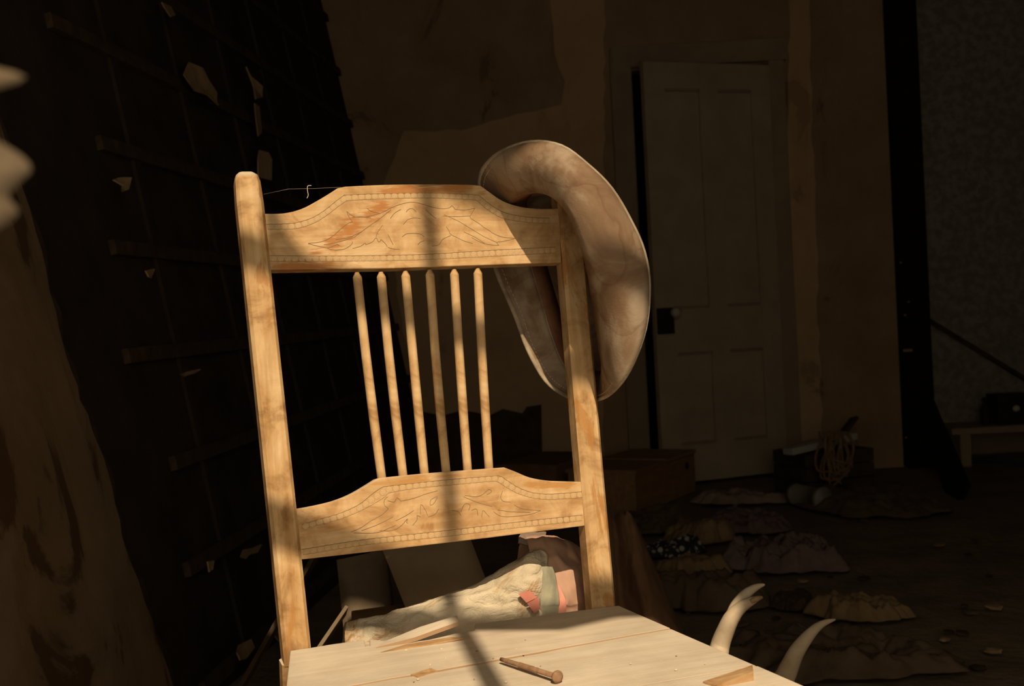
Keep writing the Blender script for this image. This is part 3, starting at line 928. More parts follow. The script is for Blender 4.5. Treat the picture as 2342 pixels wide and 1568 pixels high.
# seat boards
def sz(px, py, z=SEAT_Z):
    p = on_z(px, py, z)
    return p
SU = CE; SVV = CN                      # across the seat, towards the front
seat_o = sz(664, 1487)
def suv(px, py):
    q = sz(px, py) - seat_o
    return (q.dot(SU), q.dot(SVV))
SEAT_M = Matrix(((SU.x, -SVV.x, 0, seat_o.x), (SU.y, -SVV.y, 0, seat_o.y), (0, 0, 1, SEAT_Z), (0, 0, 0, 1)))
def board(name, pts, z0, z1, mat, bev=0.0015, m=SEAT_M):
    bm = bmesh.new()
    vs_ = [bm.verts.new((p[0], -p[1], z1)) for p in pts]
    f = bm.faces.new(vs_)
    r = bmesh.ops.extrude_face_region(bm, geom=[f])
    for e in r['geom']:
        if isinstance(e, bmesh.types.BMVert):
            e.co.z = z0
    return from_bm(name, bm, mat, chair, m, False, None, bev)
TL = suv(664, 1487); TR = suv(1415, 1384)
R1 = suv(1840, 1568); J0 = suv(800, 1568); J1 = suv(1480, 1445); J2 = suv(1560, 1430)
slopeR = (R1[0] - TR[0]) / (R1[1] - TR[1])
Lft = suv(655, 1568)
slopeL = (Lft[0] - TL[0]) / (Lft[1] - TL[1]) if abs(Lft[1] - TL[1]) > 1e-4 else 0
def xl(v): return TL[0] + slopeL * (v - TL[1])
def xr(v): return TR[0] + slopeR * (v - TR[1])
def jag(a, b, n, amp):
    return [(a[0] + (b[0] - a[0]) * k / n, a[1] + (b[1] - a[1]) * k / n + (random.uniform(-amp, amp) if 0 < k < n else 0)) for k in range(n + 1)]
vj_l, vj_r = (J0[1] + (J1[1] - J0[1]) * (xl(0.1) - J0[0]) / (J1[0] - J0[0])), (J0[1] + (J1[1] - J0[1]) * (xr(0.1) - J0[0]) / (J1[0] - J0[0]))
n0 = suv(833, 1462); n1 = suv(842, 1476)
e1 = suv(1050, 1425); e2 = suv(1085, 1425)
back_edge = [TL, suv(712, 1480), suv(760, 1472), suv(833, 1462), suv(836, 1477), suv(846, 1476), suv(845, 1461), suv(920, 1470), suv(980, 1462), suv(1040, 1448), suv(1085, 1441), suv(1086, 1426), suv(1180, 1414), suv(1300, 1398), TR]
front_edge = jag((xr(vj_r), vj_r), (xl(vj_l), vj_l), 16, 0.0006)
board('seat_board', back_edge + front_edge, -0.018, 0.0, M['seat'])
fe2 = [(p[0], p[1] + 0.0016 + (0.0022 if 5 < i < 12 else 0)) for i, p in enumerate(front_edge)]
VF = max(vj_l, vj_r) + 0.145
b2pts = fe2[::-1] + [(xr(VF), VF), (xl(VF), VF)]
c_a, c_b, c_c = suv(1608, 1563), suv(1722, 1543), suv(1722, 1600)
board('seat_board', b2pts, -0.018, -0.0006, M['seat'])
board('seat_board', [(xl(VF + .002), VF + .002), (xr(VF + .002), VF + .002), (xr(VF + .10), VF + .10), (xl(VF + .10), VF + .10)], -0.018, 0.0, M['seat'])
# lifted splinters
def splinter(pts, lift, th, mat='seat'):
    base = [suv(*p) for p in pts]
    V = []
    n = len(base)
    for (p, l) in zip(base, lift):
        V.append((p[0], -p[1], l))
    for (p, l) in zip(base, lift):
        V.append((p[0], -p[1], l - th))
    F = [tuple(range(n)), tuple(range(2 * n - 1, n - 1, -1))] + [(i, i + n, (i + 1) % n + n, (i + 1) % n) for i in range(n)]
    return mesh('splinter', V, F, M[mat], chair, SEAT_M)
splinter([(860, 1482), (950, 1468), (1052, 1446), (1046, 1436), (960, 1448), (880, 1468)], [0.001, 0.006, 0.014, 0.016, 0.008, 0.001], 0.005)
splinter([(870, 1492), (990, 1474), (1060, 1463), (1030, 1462), (930, 1474)], [0.0005, .002, .003, .003, .001], 0.002, 'bare')
splinter([(940, 1543), (985, 1533), (1000, 1534), (955, 1548)], [.001, .003, .001, .001], .002, 'bare')
splinter([(1608, 1562), (1722, 1542), (1724, 1556), (1640, 1572)], [.002, .010, .010, .002], .010, 'bare')
# light debris on the boards
for k in range(26):
    px, py = random.uniform(760, 1650), random.uniform(1440, 1566)
    q = suv(px, py)
    if q[1] < 0.03 or q[0] > xr(q[1]) - .02:
        continue
    s = random.uniform(.0007, .0016)
    bm = bmesh.new()
    bmesh.ops.create_icosphere(bm, subdivisions=1, radius=s)
    for v in bm.verts:
        v.co.z = v.co.z * .6 + s * .4
        v.co.x *= random.uniform(.8, 1.5)
    from_bm('grit', bm, M['thread'] if k % 3 else M['rust'], chair, SEAT_M @ Matrix.Translation((q[0], -q[1], 0.0)))
# seat rails, front legs and stretchers
def bar(name, a, b, w, h, mat):
    d = b - a
    m = frm(d, (0, 0, 1), a)
    return box(name, (d.length, w, h), mat, chair, m, 0.002, None, (d.length / 2, 0, 0))
def sw_(u, v, z):
    return SEAT_M @ Vector((u, -v, z))
vf = VF + 0.08
for (a, b) in (((xl(.02) + .03, .02), (xl(vf) + .03, vf)), ((xr(.02) - .03, .03), (xr(vf) - .03, vf)), ((xl(vf) + .03, vf), (xr(vf) - .03, vf)), ((xl(.02) + .03, .03), (xr(.02) - .03, .03))):
    bar('seat_rail', sw_(a[0], a[1], -0.045), sw_(b[0], b[1], -0.045), 0.02, 0.05, M['post'])
for u in (xl(vf) + .03, xr(vf) - .03):
    p = sw_(u, vf, -0.02)
    V, F = tube_data([(p.x, p.y, 0), (p.x, p.y, .05), (p.x, p.y, .2), (p.x, p.y, .3), (p.x, p.y, .41)], [.012, .016, .02, .022, .021], 10)
    worldmesh('leg', V, F, M['post'], chair, True)
for z in (.14, .22):
    bar('stretcher', Vector((*sw_(xl(vf) + .03, vf, 0).xy, z)), Vector((*sw_(xr(vf) - .03, vf, 0).xy, z)), .016, .016, M['post'])

# rusty spike on the seat
def on_seat(px, py, h=0.0):
    return on_z(px, py, SEAT_Z + h)
na = on_seat(1146, 1507, .005); nb = on_seat(1272, 1546, .0065)
nail = empty('rusty_spike', on_seat(1200, 1525, 0), 'rusty iron spike with round head lying on dusty chair seat', 'nail')
V, F = tube_data([na, na.lerp(nb, .1), na.lerp(nb, .5), nb], [.0022, .0027, .0028, .0029], 10)
worldmesh('shank', V, F, M['rust'], nail, True)
nd = (nb - na).normalized()
V, F = tube_data([nb - nd * .001, nb + nd * .0015, nb + nd * .0035, nb + nd * .0045], [.0055, .0068, .0065, .004], 14)
worldmesh('head', V, F, M['rust'], nail, True)
parts = []
for k in range(16):
    q = na.lerp(nb, .34 + .022 * k)
    parts.append(tube_data([q, q + nd * .0007], [.0032, .0032], 10))
V, F = join(parts)
worldmesh('ridge_rings', V, F, M['rust'], nail, kind='stuff')
# wisp of thread on a cobweb between post and rail
a = on_back(703, 425, .004)
V, F = tube_data(spline([on_back(712, 424, .006), on_back(704, 425, .006), on_back(703, 434, .006), on_back(705, 446, .006), on_back(702, 453, .006)], 4), .0004, 5)
cw = empty('cobweb_thread', on_back(702, 453, .006), 'pale wisp of thread caught on a cobweb beside the chair post', 'cobweb')
worldmesh('thread_wisp', V, F, M['thread'], cw)
V, F = tube_data([on_back(603, 444, .006), on_back(660, 432, .006), on_back(715, 431, .006), on_back(780, 428, .008)], .00009, 4)
worldmesh('strand', V, F, M['thread'], cw)

# ================================================================== the hat
O = [(1095, 408, .020), (1112, 372, -.018), (1150, 342, -.060), (1215, 322, -.110), (1285, 332, -.145), (1345, 375, -.162), (1400, 430, -.170), (1445, 505, -.170), (1475, 575, -.166), (1487, 655, -.156), (1478, 750, -.144), (1450, 830, -.126), (1415, 885, -.092), (1378, 913, -.010), (1333, 918, .070), (1290, 905, .09), (1245, 870, .10), (1205, 800, .11), (1175, 720, .115), (1140, 640, .115), (1112, 560, .10), (1096, 480, .065)]
I_ = [(1166, 478, .035), (1170, 460, -.002), (1185, 446, -.040), (1215, 438, -.072), (1250, 443, -.102), (1280, 464, -.128), (1305, 500, -.145), (1322, 545, -.140), (1338, 595, -.130), (1350, 655, -.114), (1361, 725, -.086), (1370, 790, -.062), (1377, 842, -.034), (1366, 874, .040), (1332, 872, .078), (1305, 857, .095), (1280, 820, .105), (1258, 762, .112), (1240, 702, .115), (1222, 640, .115), (1203, 580, .105), (1183, 525, .075)]
BUL = [-.006, -.012, -.018, -.024, -.026, -.024, -.020, -.020, -.022, -.024, -.024, -.020, -.012, -.004, .004, .006, .006, .005, .004, .003, 0, -.002]
def hp(p):
    return on_back(p[0], p[1], p[2])
NS = 4
ringI = cspline([hp(p) for p in I_], NS)
ringO = cspline([hp(p) for p in O], NS)
ringM = cspline([hp(((a[0] + b[0]) / 2, (a[1] + b[1]) / 2, (a[2] + b[2]) / 2 + k)) for a, b, k in zip(I_, O, BUL)], NS)
NR = len(ringI)
NT = 9
hc = sum(ringI, Vector()) / NR
hat = empty('felt_hat', Vector((hc.x, hc.y, min(p.z for p in ringO))), 'dusty brown cowboy hat with curled brim hung over the chair post', 'hat')
V, F = [], []
for t in range(NT):
    s = t / (NT - 1)
    for k in range(NR):
        a, m_, b = ringI[k], ringM[k], ringO[k]
        p = a * (1 - s) * (1 - 2 * s) + m_ * 4 * s * (1 - s) + b * s * (2 * s - 1)
        w = s * (1 - s) * 4
        p = p + Vector((1, 0.6, 0)) * (0.0016 * w * noise.noise(p * 28))
        V.append(p)
for t in range(NT - 1):
    for k in range(NR):
        k2 = (k + 1) % NR
        F.append((t * NR + k, t * NR + k2, (t + 1) * NR + k2, (t + 1) * NR + k))
brim = worldmesh('brim', V, F, M['suede'], hat, True)
solidify(brim, 0.003, 0)
# binding along the outer edge
V, F = [], []
SEG = 8
for k in range(NR):
    p = ringO[k]; nx = ringO[(k + 1) % NR]; pv = ringO[k - 1]
    t = (nx - pv).normalized()
    inw = (ringM[k] - p).normalized()
    nn = t.cross(inw).normalized()
    for j in range(SEG):
        an = 2 * math.pi * j / SEG
        V.append(p + inw * (0.0025 + 0.0040 * math.cos(an)) + nn * 0.0024 * math.sin(an))
for k in range(NR):
    k2 = (k + 1) % NR
    for j in range(SEG):
        j2 = (j + 1) % SEG
        F.append((k * SEG + j, k * SEG + j2, k2 * SEG + j2, k2 * SEG + j))
worldmesh('brim_binding', V, F, M['hat_edge'], brim, True)
# stitches
parts = []
fineO = cspline([hp(p) for p in O], 16); fineM = cspline([hp(((a[0] + b[0]) / 2, (a[1] + b[1]) / 2, (a[2] + b[2]) / 2 + k)) for a, b, k in zip(I_, O, BUL)], 16)
for k in range(0, len(fineO), 2):
    p = fineO[k]; q = fineO[(k + 1) % len(fineO)]
    iw = (fineM[k] - p).normalized()
    t = (q - p).normalized()
    nn = t.cross(iw).normalized()
    if nn.y > 0:
        nn = -nn
    parts.append(tube_data([p + iw * .011 + nn * .0026, q + iw * .011 + nn * .0026], .0003, 4))
V, F = join(parts)
worldmesh('stitching', V, F, M['thread'], brim, kind='stuff')
# crown behind the opening
nrm = Vector((0, 0, 0))
for k in range(NR):
    nrm += (ringI[k] - hc).cross(ringI[(k + 1) % NR] - hc)
nrm.normalize()
if nrm.y < 0:
    nrm = -nrm
ax = (nrm * 0.72 + Vector((0, 0.55, 0))).normalized()
V, F = [], []
prof = [(0, 1.0), (.02, 1.0), (.045, .97), (.07, 0.92), (.088, .85), (.098, .72), (.098, .55), (.088, .36), (.08, .16)]
longax = (ringI[14 * NS] - ringI[3 * NS]).normalized()
for (h, s) in prof:
    for k in range(NR):
        d = ringI[k] - hc
        V.append(hc + d * s + ax * h)
for t in range(len(prof) - 1):
    for k in range(NR):
        k2 = (k + 1) % NR
        F.append((t * NR + k, t * NR + k2, (t + 1) * NR + k2, (t + 1) * NR + k))
F.append(tuple(range((len(prof) - 1) * NR, len(prof) * NR)))
crown = worldmesh('crown', V, F, M['suede'], hat, True)
solidify(crown, 0.003, 0)
# sweatband inside the opening
V, F = [], []
for (h, s) in ((.002, .985), (.02, .97), (.038, .975)):
    for k in range(NR):
        V.append(hc + (ringI[k] - hc) * s + ax * h)
for t in range(2):
    for k in range(NR):
        k2 = (k + 1) % NR
        F.append((t * NR + k, t * NR + k2, (t + 1) * NR + k2, (t + 1) * NR + k))
sb = worldmesh('sweatband', V, F, M['sweatband'], hat, True)
solidify(sb, 0.0015, 0)

# ================================================================== heap behind the chair
tc_ = P0 + CE * 0.39 - CN * 0.44
trunk = empty('storage_trunk', Vector((tc_.x, tc_.y, 0)), 'low wooden trunk under the rag heap behind the chair', 'trunk')
TM = Matrix.Translation((tc_.x, tc_.y, 0)) @ Matrix.Rotation(YAW, 4, 'Z')
box('body', (0.36, 0.54, 0.26), M['cratewood'], trunk, TM, 0.004, None, (0, 0, 0.13))
box('lid', (0.38, 0.56, 0.035), M['cratewood'], trunk, TM, 0.004, None, (0, 0, 0.2785))
for sx in (-.2, .2):
    box('strap', (0.03, 0.546, 0.26), M['iron'], trunk, TM, 0.001, None, (sx * .6, 0, 0.13))
TT = 0.336
def cloth_surf(name, ctrl, mat, label, cat, nu=40, nv=26, amp=0.006, fs=(30, 30, 30), seed=0, group=None, th=0.003, parent=None, ridged=False, drop=0.0):
    """ctrl: rows of world points, a bicubic sheet with folds"""
    rows_ = [spline(r, 12) for r in ctrl]
    m_ = len(rows_[0])
    cols = [spline([r[k] for r in rows_], 10) for k in range(m_)]
    V = []
    n_ = len(cols[0])
    for k in range(m_):
        for j in range(n_):
            p = cols[k][j]
            q = Vector((p.x * fs[0] + seed, p.y * fs[1], p.z * fs[2]))
            h = fbm(q, 4)
            if ridged:
                q2 = Vector((q.x * 2.4 + q.z * 1.1, q.y * 2, q.z * 1.8 - q.x * .9))
                h = 1 - 2 * abs(noise.noise(q)) + 0.5 * (1 - 2 * abs(noise.noise(q2))) + 0.3 * h
            V.append(p + Vector((0, -0.75, 0.65)) * amp * h)
    F = []
    for k in range(m_ - 1):
        for j in range(n_ - 1):
            a = k * n_ + j
            F.append((a, a + n_, a + n_ + 1, a + 1))
    o = worldmesh(name, V, F, mat, parent, True)
    solidify(o, th)
    if label:
        tag(o, label, cat, group)
    return o
def W(px, py, y):
    return on_y(px, py, y)
def Bh(px, py, s_):
    """point on a pixel's ray at distance s_ behind the chair's back"""
    r = ray(px, py)
    t = ((P0 - CAM).dot(CN) - s_) / r.dot(CN)
    return CAM + r * t
def dropz(p, z, ds=0.0):
    q_ = p - CN * ds
    return Vector((q_.x, q_.y, z))
qx = [790, 872, 966, 1071, 1164, 1222, 1250]
r2 = [Bh(x, y, s_) for x, y, s_ in zip(qx, (1470, 1456, 1432, 1402, 1378, 1366, 1366), (.092, .086, .080, .072, .060, .054, .062))]
r3 = [Bh(x, y, s_) for x, y, s_ in zip(qx, (1444, 1430, 1402, 1370, 1326, 1304, 1314), (.104, .097, .090, .080, .068, .062, .072))]
r4 = [Bh(x, y, s_) for x, y, s_ in zip(qx, (1430, 1414, 1382, 1350, 1298, 1262, 1274), (.124, .118, .112, .106, .100, .098, .108))]
ctrl = [[dropz(p, 0.008, .012) for p in r2], [dropz(p, .18, .006) for p in r2], [dropz(p, p.z - .06) for p in r2], r2, r3, r4,
        [dropz(p, p.z - .035, .03) for p in r4], [dropz(p, .304, .075) for p in r4]]
q = cloth_surf('cream_quilt', ctrl, M['quilt'], 'stained cream quilt with rose patches bunched behind the chair seat', 'quilt', amp=0.0060, fs=(20, 30, 52), seed=3, ridged=True)
def patch(name, pts, y, mat, parent):
    P = [Bh(p[0], p[1], y) for p in pts]
    base = PWM[parent.name].translation
    V = [p - base for p in P] + [p - base + Vector((0, 0.003, 0)) for p in P]
    n_ = len(P)
    F = [tuple(range(n_))] + [(i, i + n_, (i + 1) % n_ + n_, (i + 1) % n_) for i in range(n_)]
    return mesh(name, V, F, mat, parent, Matrix.Translation(base))
patch('rose_patch', [(1186, 1358), (1212, 1350), (1228, 1366), (1204, 1378)], .043, M['pinkpatch'], q)
patch('rose_patch', [(1206, 1380), (1232, 1366), (1236, 1392), (1222, 1402)], .039, M['pinkpatch'], q)
# grey-brown cushion leaning behind
def cushion(name, corners, th, mat, label, cat, n_=14, seed=0):
    a, b, c, d = [Vector(p) for p in corners]      # bl br tr tl
    nn = (b - a).cross(d - a).normalized()
    V, F = [], []
    for side in (1, -1):
        for j in range(n_ + 1):
            for i in range(n_ + 1):
                s, t = i / n_, j / n_
                p = a.lerp(b, s).lerp(d.lerp(c, s), t)
                e = (1 - (2 * s - 1) ** 4) * (1 - (2 * t - 1) ** 4)
                h = th * max(e, 0) ** .5 + 0.004 * fbm(p * 14 + Vector((seed, 0, 0)), 3) * e
                V.append(p + nn * side * h)
    N = (n_ + 1) ** 2
    for sd in (0, 1):
        for j in range(n_):
            for i in range(n_):
                k = sd * N + j * (n_ + 1) + i
                f = (k, k + 1, k + n_ + 2, k + n_ + 1)
                F.append(f if sd == 0 else f[::-1])
    o = worldmesh(name, V, F, mat, None, True)
    return tag(o, label, cat)
cushion('flat_cushion', [dropz(Bh(935, 1400, .60), .300), dropz(Bh(1135, 1375, .58), .300), Bh(1066, 1205, .67), Bh(868, 1240, .68)], 0.02, M['cushion'], 'flat grey-brown cushion leaning up behind the cream quilt', 'cushion', seed=2)
cushion('drab_sack', [dropz(Bh(800, 1470, .76), .02), dropz(Bh(925, 1440, .76), .02), Bh(885, 1255, .80), Bh(770, 1280, .80)], 0.03, M['bag'], 'drab creased cloth sack slumped beside the flat cushion', 'sack', seed=6)
# faded garment
gx = [(1254, 1292, 1332, 1376), (1252, 1290, 1330, 1370), (1238, 1285, 1325, 1362), (1215, 1265, 1315, 1352), (1202, 1250, 1300, 1342)]
gy = [(1440, 1435, 1430, 1424), (1386, 1381, 1376, 1370), (1332, 1326, 1326, 1330), (1276, 1266, 1276, 1295), (1236, 1230, 1242, 1268)]
gs = [(.078, .074, .076, .084), (.076, .070, .074, .086), (.086, .080, .084, .096), (.112, .106, .112, .120), (.142, .138, .142, .15)]
R_ = [[Bh(x, y, s_) for x, y, s_ in zip(a, b, c_)] for a, b, c_ in zip(gx, gy, gs)]
ctrl = [[dropz(p, .008, .02) for p in R_[0]], [dropz(p, .18, .01) for p in R_[0]]] + R_ + [[dropz(p, p.z - .03, .035) for p in R_[-1]], [dropz(p, .304, .08) for p in R_[-1]]]
g = cloth_surf('pink_garment', ctrl, M['pinkcloth'], 'faded pink garment crumpled next to the cream quilt', 'garment', amp=0.005, fs=(34, 30, 24), seed=9, ridged=True)
ctrl = [[Bh(x, 1435, s_) for x, s_ in ((1236, .052), (1255, .048), (1276, .054))], [Bh(x, 1375, s_) for x, s_ in ((1236, .050), (1256, .046), (1278, .052))],
        [Bh(x, 1322, s_) for x, s_ in ((1234, .058), (1252, .053), (1270, .060))], [Bh(x, 1297, s_) for x, s_ in ((1230, .070), (1246, .066), (1262, .072))]]
ctrl = [[dropz(p, .008, .012) for p in ctrl[0]], [dropz(p, .18) for p in ctrl[0]]] + ctrl
cloth_surf('blue_cloth', ctrl, M['bluecloth'], 'strip of faded blue-grey cloth between quilt and pink garment', 'cloth', amp=0.003, fs=(60, 20, 20), seed=12)
ctrl = [[Bh(1268 + dx, 1420, .056) for dx in (0, 8, 20)], [Bh(1272 + dx, 1385, .053) for dx in (0, 9, 22)], [Bh(1270 + dx, 1350, .06) for dx in (0, 6, 14)], [Bh(1252 + dx, 1325, .068) for dx in (0, 6, 12)]]
cloth_surf('collar', ctrl, M['pinkpatch'], None, None, amp=0.002, fs=(90, 60, 60), seed=15, parent=g)
ctrl = [[Bh(1185 + 20 * i, 1242 + 4 * ((i * 7) % 3), .128) for i in range(4)], [Bh(1188 + 20 * i, 1226 + 3 * ((i * 5) % 3), .136) for i in range(4)], [Bh(1195 + 18 * i, 1218, .16) for i in range(4)]]
cloth_surf('pale_rag', ctrl, M['palecloth'], 'small pale rag on top of the pink garment', 'rag', amp=0.003, fs=(50, 50, 50), seed=21)
# brown blanket heaped on the floor at the right of the heap
ctrl = []
yy = [2.52, 2.44, 2.38, 2.33, 2.30]
pys = [1172, 1205, 1265, 1340, 1430]
xss = [(1375, 1400, 1425, 1448), (1378, 1406, 1438, 1468), (1380, 1412, 1450, 1486), (1384, 1420, 1466, 1510), (1388, 1430, 1484, 1540)]
for t in range(5):
    row_ = [W(x, pys[t] + 6 * k + (14 if k == 3 else 0), yy[t] + 0.03 * math.sin(k * 2.2)) for k, x in enumerate(xss[t])]
    far_ = [row_[0] + Vector((-.09, .06, 0)), row_[0] + Vector((-.05, .03, 0))]
    far_[0].z *= .35; far_[1].z *= .78
    end_ = row_[-1] + Vector((.10, .08, 0)); end_.z *= .22
    ctrl.append(far_ + row_ + [end_])
ctrl.append([Vector((p.x, p.y - .02, 0.012)) for p in ctrl[-1]])
ctrl = [[Vector((p.x, p.y + .16, .012)) for p in ctrl[0]], [Vector((p.x, p.y + .08, p.z * .7)) for p in ctrl[0]]] + ctrl
cloth_surf('brown_blanket', ctrl, M['brownblanket'], 'dark brown blanket heaped on the floor right of the pink garment', 'blanket', amp=0.007, fs=(40, 10, 12), seed=31, ridged=True)
# bed springs and a slat at the left of the heap
def coil(px, py, y, r, turns, h, nm, label):
    c = W(px, py, y)
    pts = []
    N = int(turns * 18)
    for k in range(N + 1):
        a = 2 * math.pi * k / 18
        rr = r * (0.7 + 0.3 * abs(2 * k / N - 1))
        pts.append((c.x + rr * math.cos(a), c.y + rr * math.sin(a), 0.0 + h * k / N + 0.003))
    V, F = tube_data(pts, 0.0022, 6)
    return tag(worldmesh(nm, V, F, M['rust'], None, True), label, 'spring')
coil(738, 1440, 1.70, 0.030, 7, 0.36, 'bed_spring', 'tall rusty coil bed spring beside the thin wood strip')
coil(716, 1452, 1.99, 0.026, 6, 0.26, 'bed_spring', 'shorter rusty coil bed spring behind the left chair post')
a = W(788, 1404, 1.92); b = W(735, 1482, 1.86)
d = (a - b).normalized()
fb = b - d * (b.z / d.z)
L = (a - fb).length
sl = box('wood_strip', (L, 0.006, 0.022), M['bag'], None, frm(d, (0, -1, .3), fb), 0.001, None, (L / 2, 0, 0.011))
tag(sl, 'thin weathered wood strip leaning by the coil springs', 'wood')
a = W(735, 1255, 2.25); b = W(690, 1335, 2.2)
d = (a - b).normalized(); fb = b - d * (b.z / d.z); L = (a - fb).length + .1
tag(box('broken_lath', (L, 0.008, 0.03), M['lath'], None, frm(d, (0, -1, .3), fb), 0.001, None, (L / 2, 0, 0.015)), 'broken dark lath leaning behind the left chair post', 'lath')

# ================================================================== antlers on the floor
ar = empty('antler_pair', on_y(1690, 1568, 1.98), 'pale forked deer antlers on a skull plate beside the chair seat', 'antlers')
ar.location.z = 0
PWM[ar.name] = Matrix.Translation((ar.location.x, ar.location.y, 0))
def antler_data(pts, radii):
    P = spline(pts, 5)
    R = []
    n_ = len(pts) - 1
    for i in range(len(P)):
        f = i / 5
        k = min(int(f), n_ - 1)
        R.append(radii[k] + (radii[k + 1] - radii[k]) * (f - k))
    P2 = [p + Vector((noise.noise(p * 40), noise.noise(p * 40 + Vector((5, 0, 0))), 0)) * .001 for p in P]
    return tube_data(P2, R, 12)
bs1 = Vector((ar.location.x - .075, ar.location.y + .02, 0.05))
bs2 = Vector((ar.location.x + .03, ar.location.y - .06, 0.05))
ya = 1.93
P1 = [bs1, on_y(1636, 1530, ya), on_y(1648, 1470, ya), on_y(1672, 1415, ya - .01), on_y(1697, 1386, ya - .01), on_y(1720, 1373, ya - .02), on_y(1742, 1366, ya - .02)]
an1 = worldmesh('antler', *antler_data(P1, [.018, .0170, .0155, .0130, .0095, .0065, .002]), M['antler'], ar, True)
P1b = [on_y(1676, 1412, ya - .005), on_y(1686, 1385, ya + .005), on_y(1706, 1358, ya + .01), on_y(1730, 1342, ya + .015), on_y(1749, 1336, ya + .015)]
worldmesh('tine', *antler_data(P1b, [.0125, .0110, .0085, .0055, .0012]), M['antler'], an1, True)
worldmesh('broken_tip', *antler_data([on_y(1716, 1375, ya - .024), on_y(1730, 1369, ya - .025), on_y(1744, 1365, ya - .022)], [.0035, .005, .002]), M['antler_tip'], an1, True)
P2 = [bs2, on_y(1770, 1600, 1.86), on_y(1795, 1548, 1.87), on_y(1822, 1490, 1.88), on_y(1856, 1445, 1.89), on_y(1885, 1424, 1.90), on_y(1910, 1416, 1.91)]
worldmesh('antler', *antler_data(P2, [.018, .0175, .0160, .0125, .0085, .005, .0012]), M['antler'], ar, True)
cxy = (bs1 + bs2) / 2
V, F = tube_data([bs1 + Vector((0, 0, -.012)), (bs1 + bs2) / 2 + Vector((0, 0, -.005)), bs2 + Vector((0, 0, -.012))], [.03, .042, .03], 12)
worldmesh('skull_plate', V, F, M['antler'], ar, True)
V, F = tube_data([cxy + Vector((-.01, 0, 0)), cxy + Vector((-.03, .10, -.012)), cxy + Vector((-.05, .19, -.022))], [.038, .034, .018], 12)
worldmesh('skull', V, F, M['antler'], ar, True)

# ================================================================== clutter on the floor
def crumple(name, px, py, rx, ry, h, rot, mat, label, cat, seed, n_=56, z0=0.0, freq=9, group=None):
    c = on_z(px, py, 0.0)
    V, F = [], []
    cr_, sr_ = math.cos(rot), math.sin(rot)
    for j in range(n_ + 1):
        for i in range(n_ + 1):
            s, t = 2 * i / n_ - 1, 2 * j / n_ - 1
            # square to disc
            x = s * math.sqrt(max(0, 1 - t * t / 2)); y = t * math.sqrt(max(0, 1 - s * s / 2))
            r = math.hypot(x, y)
            an = math.atan2(y, x)
            wob = 1 + 0.28 * noise.noise((math.cos(an) * 1.6 + seed, math.sin(an) * 1.6, seed)) + 0.10 * noise.noise((math.cos(an) * 6 + seed, math.sin(an) * 6, seed))
            X = x * rx * wob; Y = y * ry * wob
            q = Vector((X * freq + seed, Y * freq, seed))
            rid = 1 - 2 * abs(noise.noise(q)); rid2 = 1 - 2 * abs(noise.noise(q * 2.3 + Vector((7, 1, 2))))
            e = max(0, 1 - r ** 2.2)
            z = 0.006 + h * .62 * min(1, e * 2.2) * (0.42 + 0.40 * rid + 0.34 * rid2 + 0.2 * (1 - 2 * abs(noise.noise(q * 4.7))) + 0.35 * noise.noise(q * .5)) + 0.005 * max(0, rid + .5 * rid2) * (1 - e)
            V.append((c.x + X * cr_ - Y * sr_, c.y + X * sr_ + Y * cr_, max(z, 0.003) + z0))
    for j in range(n_):
        for i in range(n_):
            a = j * (n_ + 1) + i
            F.append((a, a + 1, a + n_ + 2, a + n_ + 1))
    o = worldmesh(name, V, F, mat, None, True)
    solidify(o, 0.004, 1)
    return tag(o, label, cat, group)
crumple('lace_cloth', 1700, 1150, .20, .085, .06, -.2, M['palecloth'], 'pale lacy cloth spread on the floor in front of the wooden box', 'cloth', 1.3)
crumple('mauve_rag', 1715, 1208, .15, .16, .07, .2, M['mauve'], 'dull mauve rag on the floor just below the lacy cloth', 'rag', 4.1)
crumple('mauve_garment', 1800, 1300, .19, .11, .10, -.25, M['mauve'], 'crumpled mauve garment with trailing end on the floor', 'garment', 8.7, freq=14)
crumple('grey_rag', 1490, 1210, .15, .16, .08, 0, M['drabrag'], 'drab creased rag between the brown blanket and the lacy cloth', 'rag', 11.9)
crumple('tan_rag', 1600, 1238, .12, .11, .10, .4, M['tanrag'], 'tan rag with a dark hole beside the mauve rag', 'rag', 14.3)
crumple('printed_cloth', 1535, 1272, .105, .075, .06, .1, M['speckle'], 'black cloth with small white print bunched on the floor', 'cloth', 17.2)
crumple('ochre_rag', 1575, 1320, .11, .07, .07, -.1, M['tanrag'], 'ochre folded rag in front of the printed cloth', 'rag', 19.5)
crumple('drab_coat', 1615, 1385, .18, .11, .10, -.2, M['drabrag'], 'drab coat lying crumpled behind the antlers', 'coat', 23.1)
crumple('crumpled_paper', 1960, 1412, .125, .085, .06, -.35, M['tanrag'], 'crumpled tan wrapping paper beside the smaller antler', 'paper', 27.7, freq=16)
crumple('dark_sacking', 1900, 1520, .26, .15, .07, -.35, M['drabrag'], 'dark sacking spread on the floor in front of the tan paper', 'sacking', 31.4)
crumple('floor_sack', 1990, 1160, .26, .30, .07, .3, M['drabrag'], 'flattened drab sack on the floor before the dark post', 'sack', 36.6)
crumple('torn_paper', 1815, 1392, .06, .05, .05, .6, M['lath'], 'dark torn paper between the antlers and the mauve garment', 'paper', 41.0)
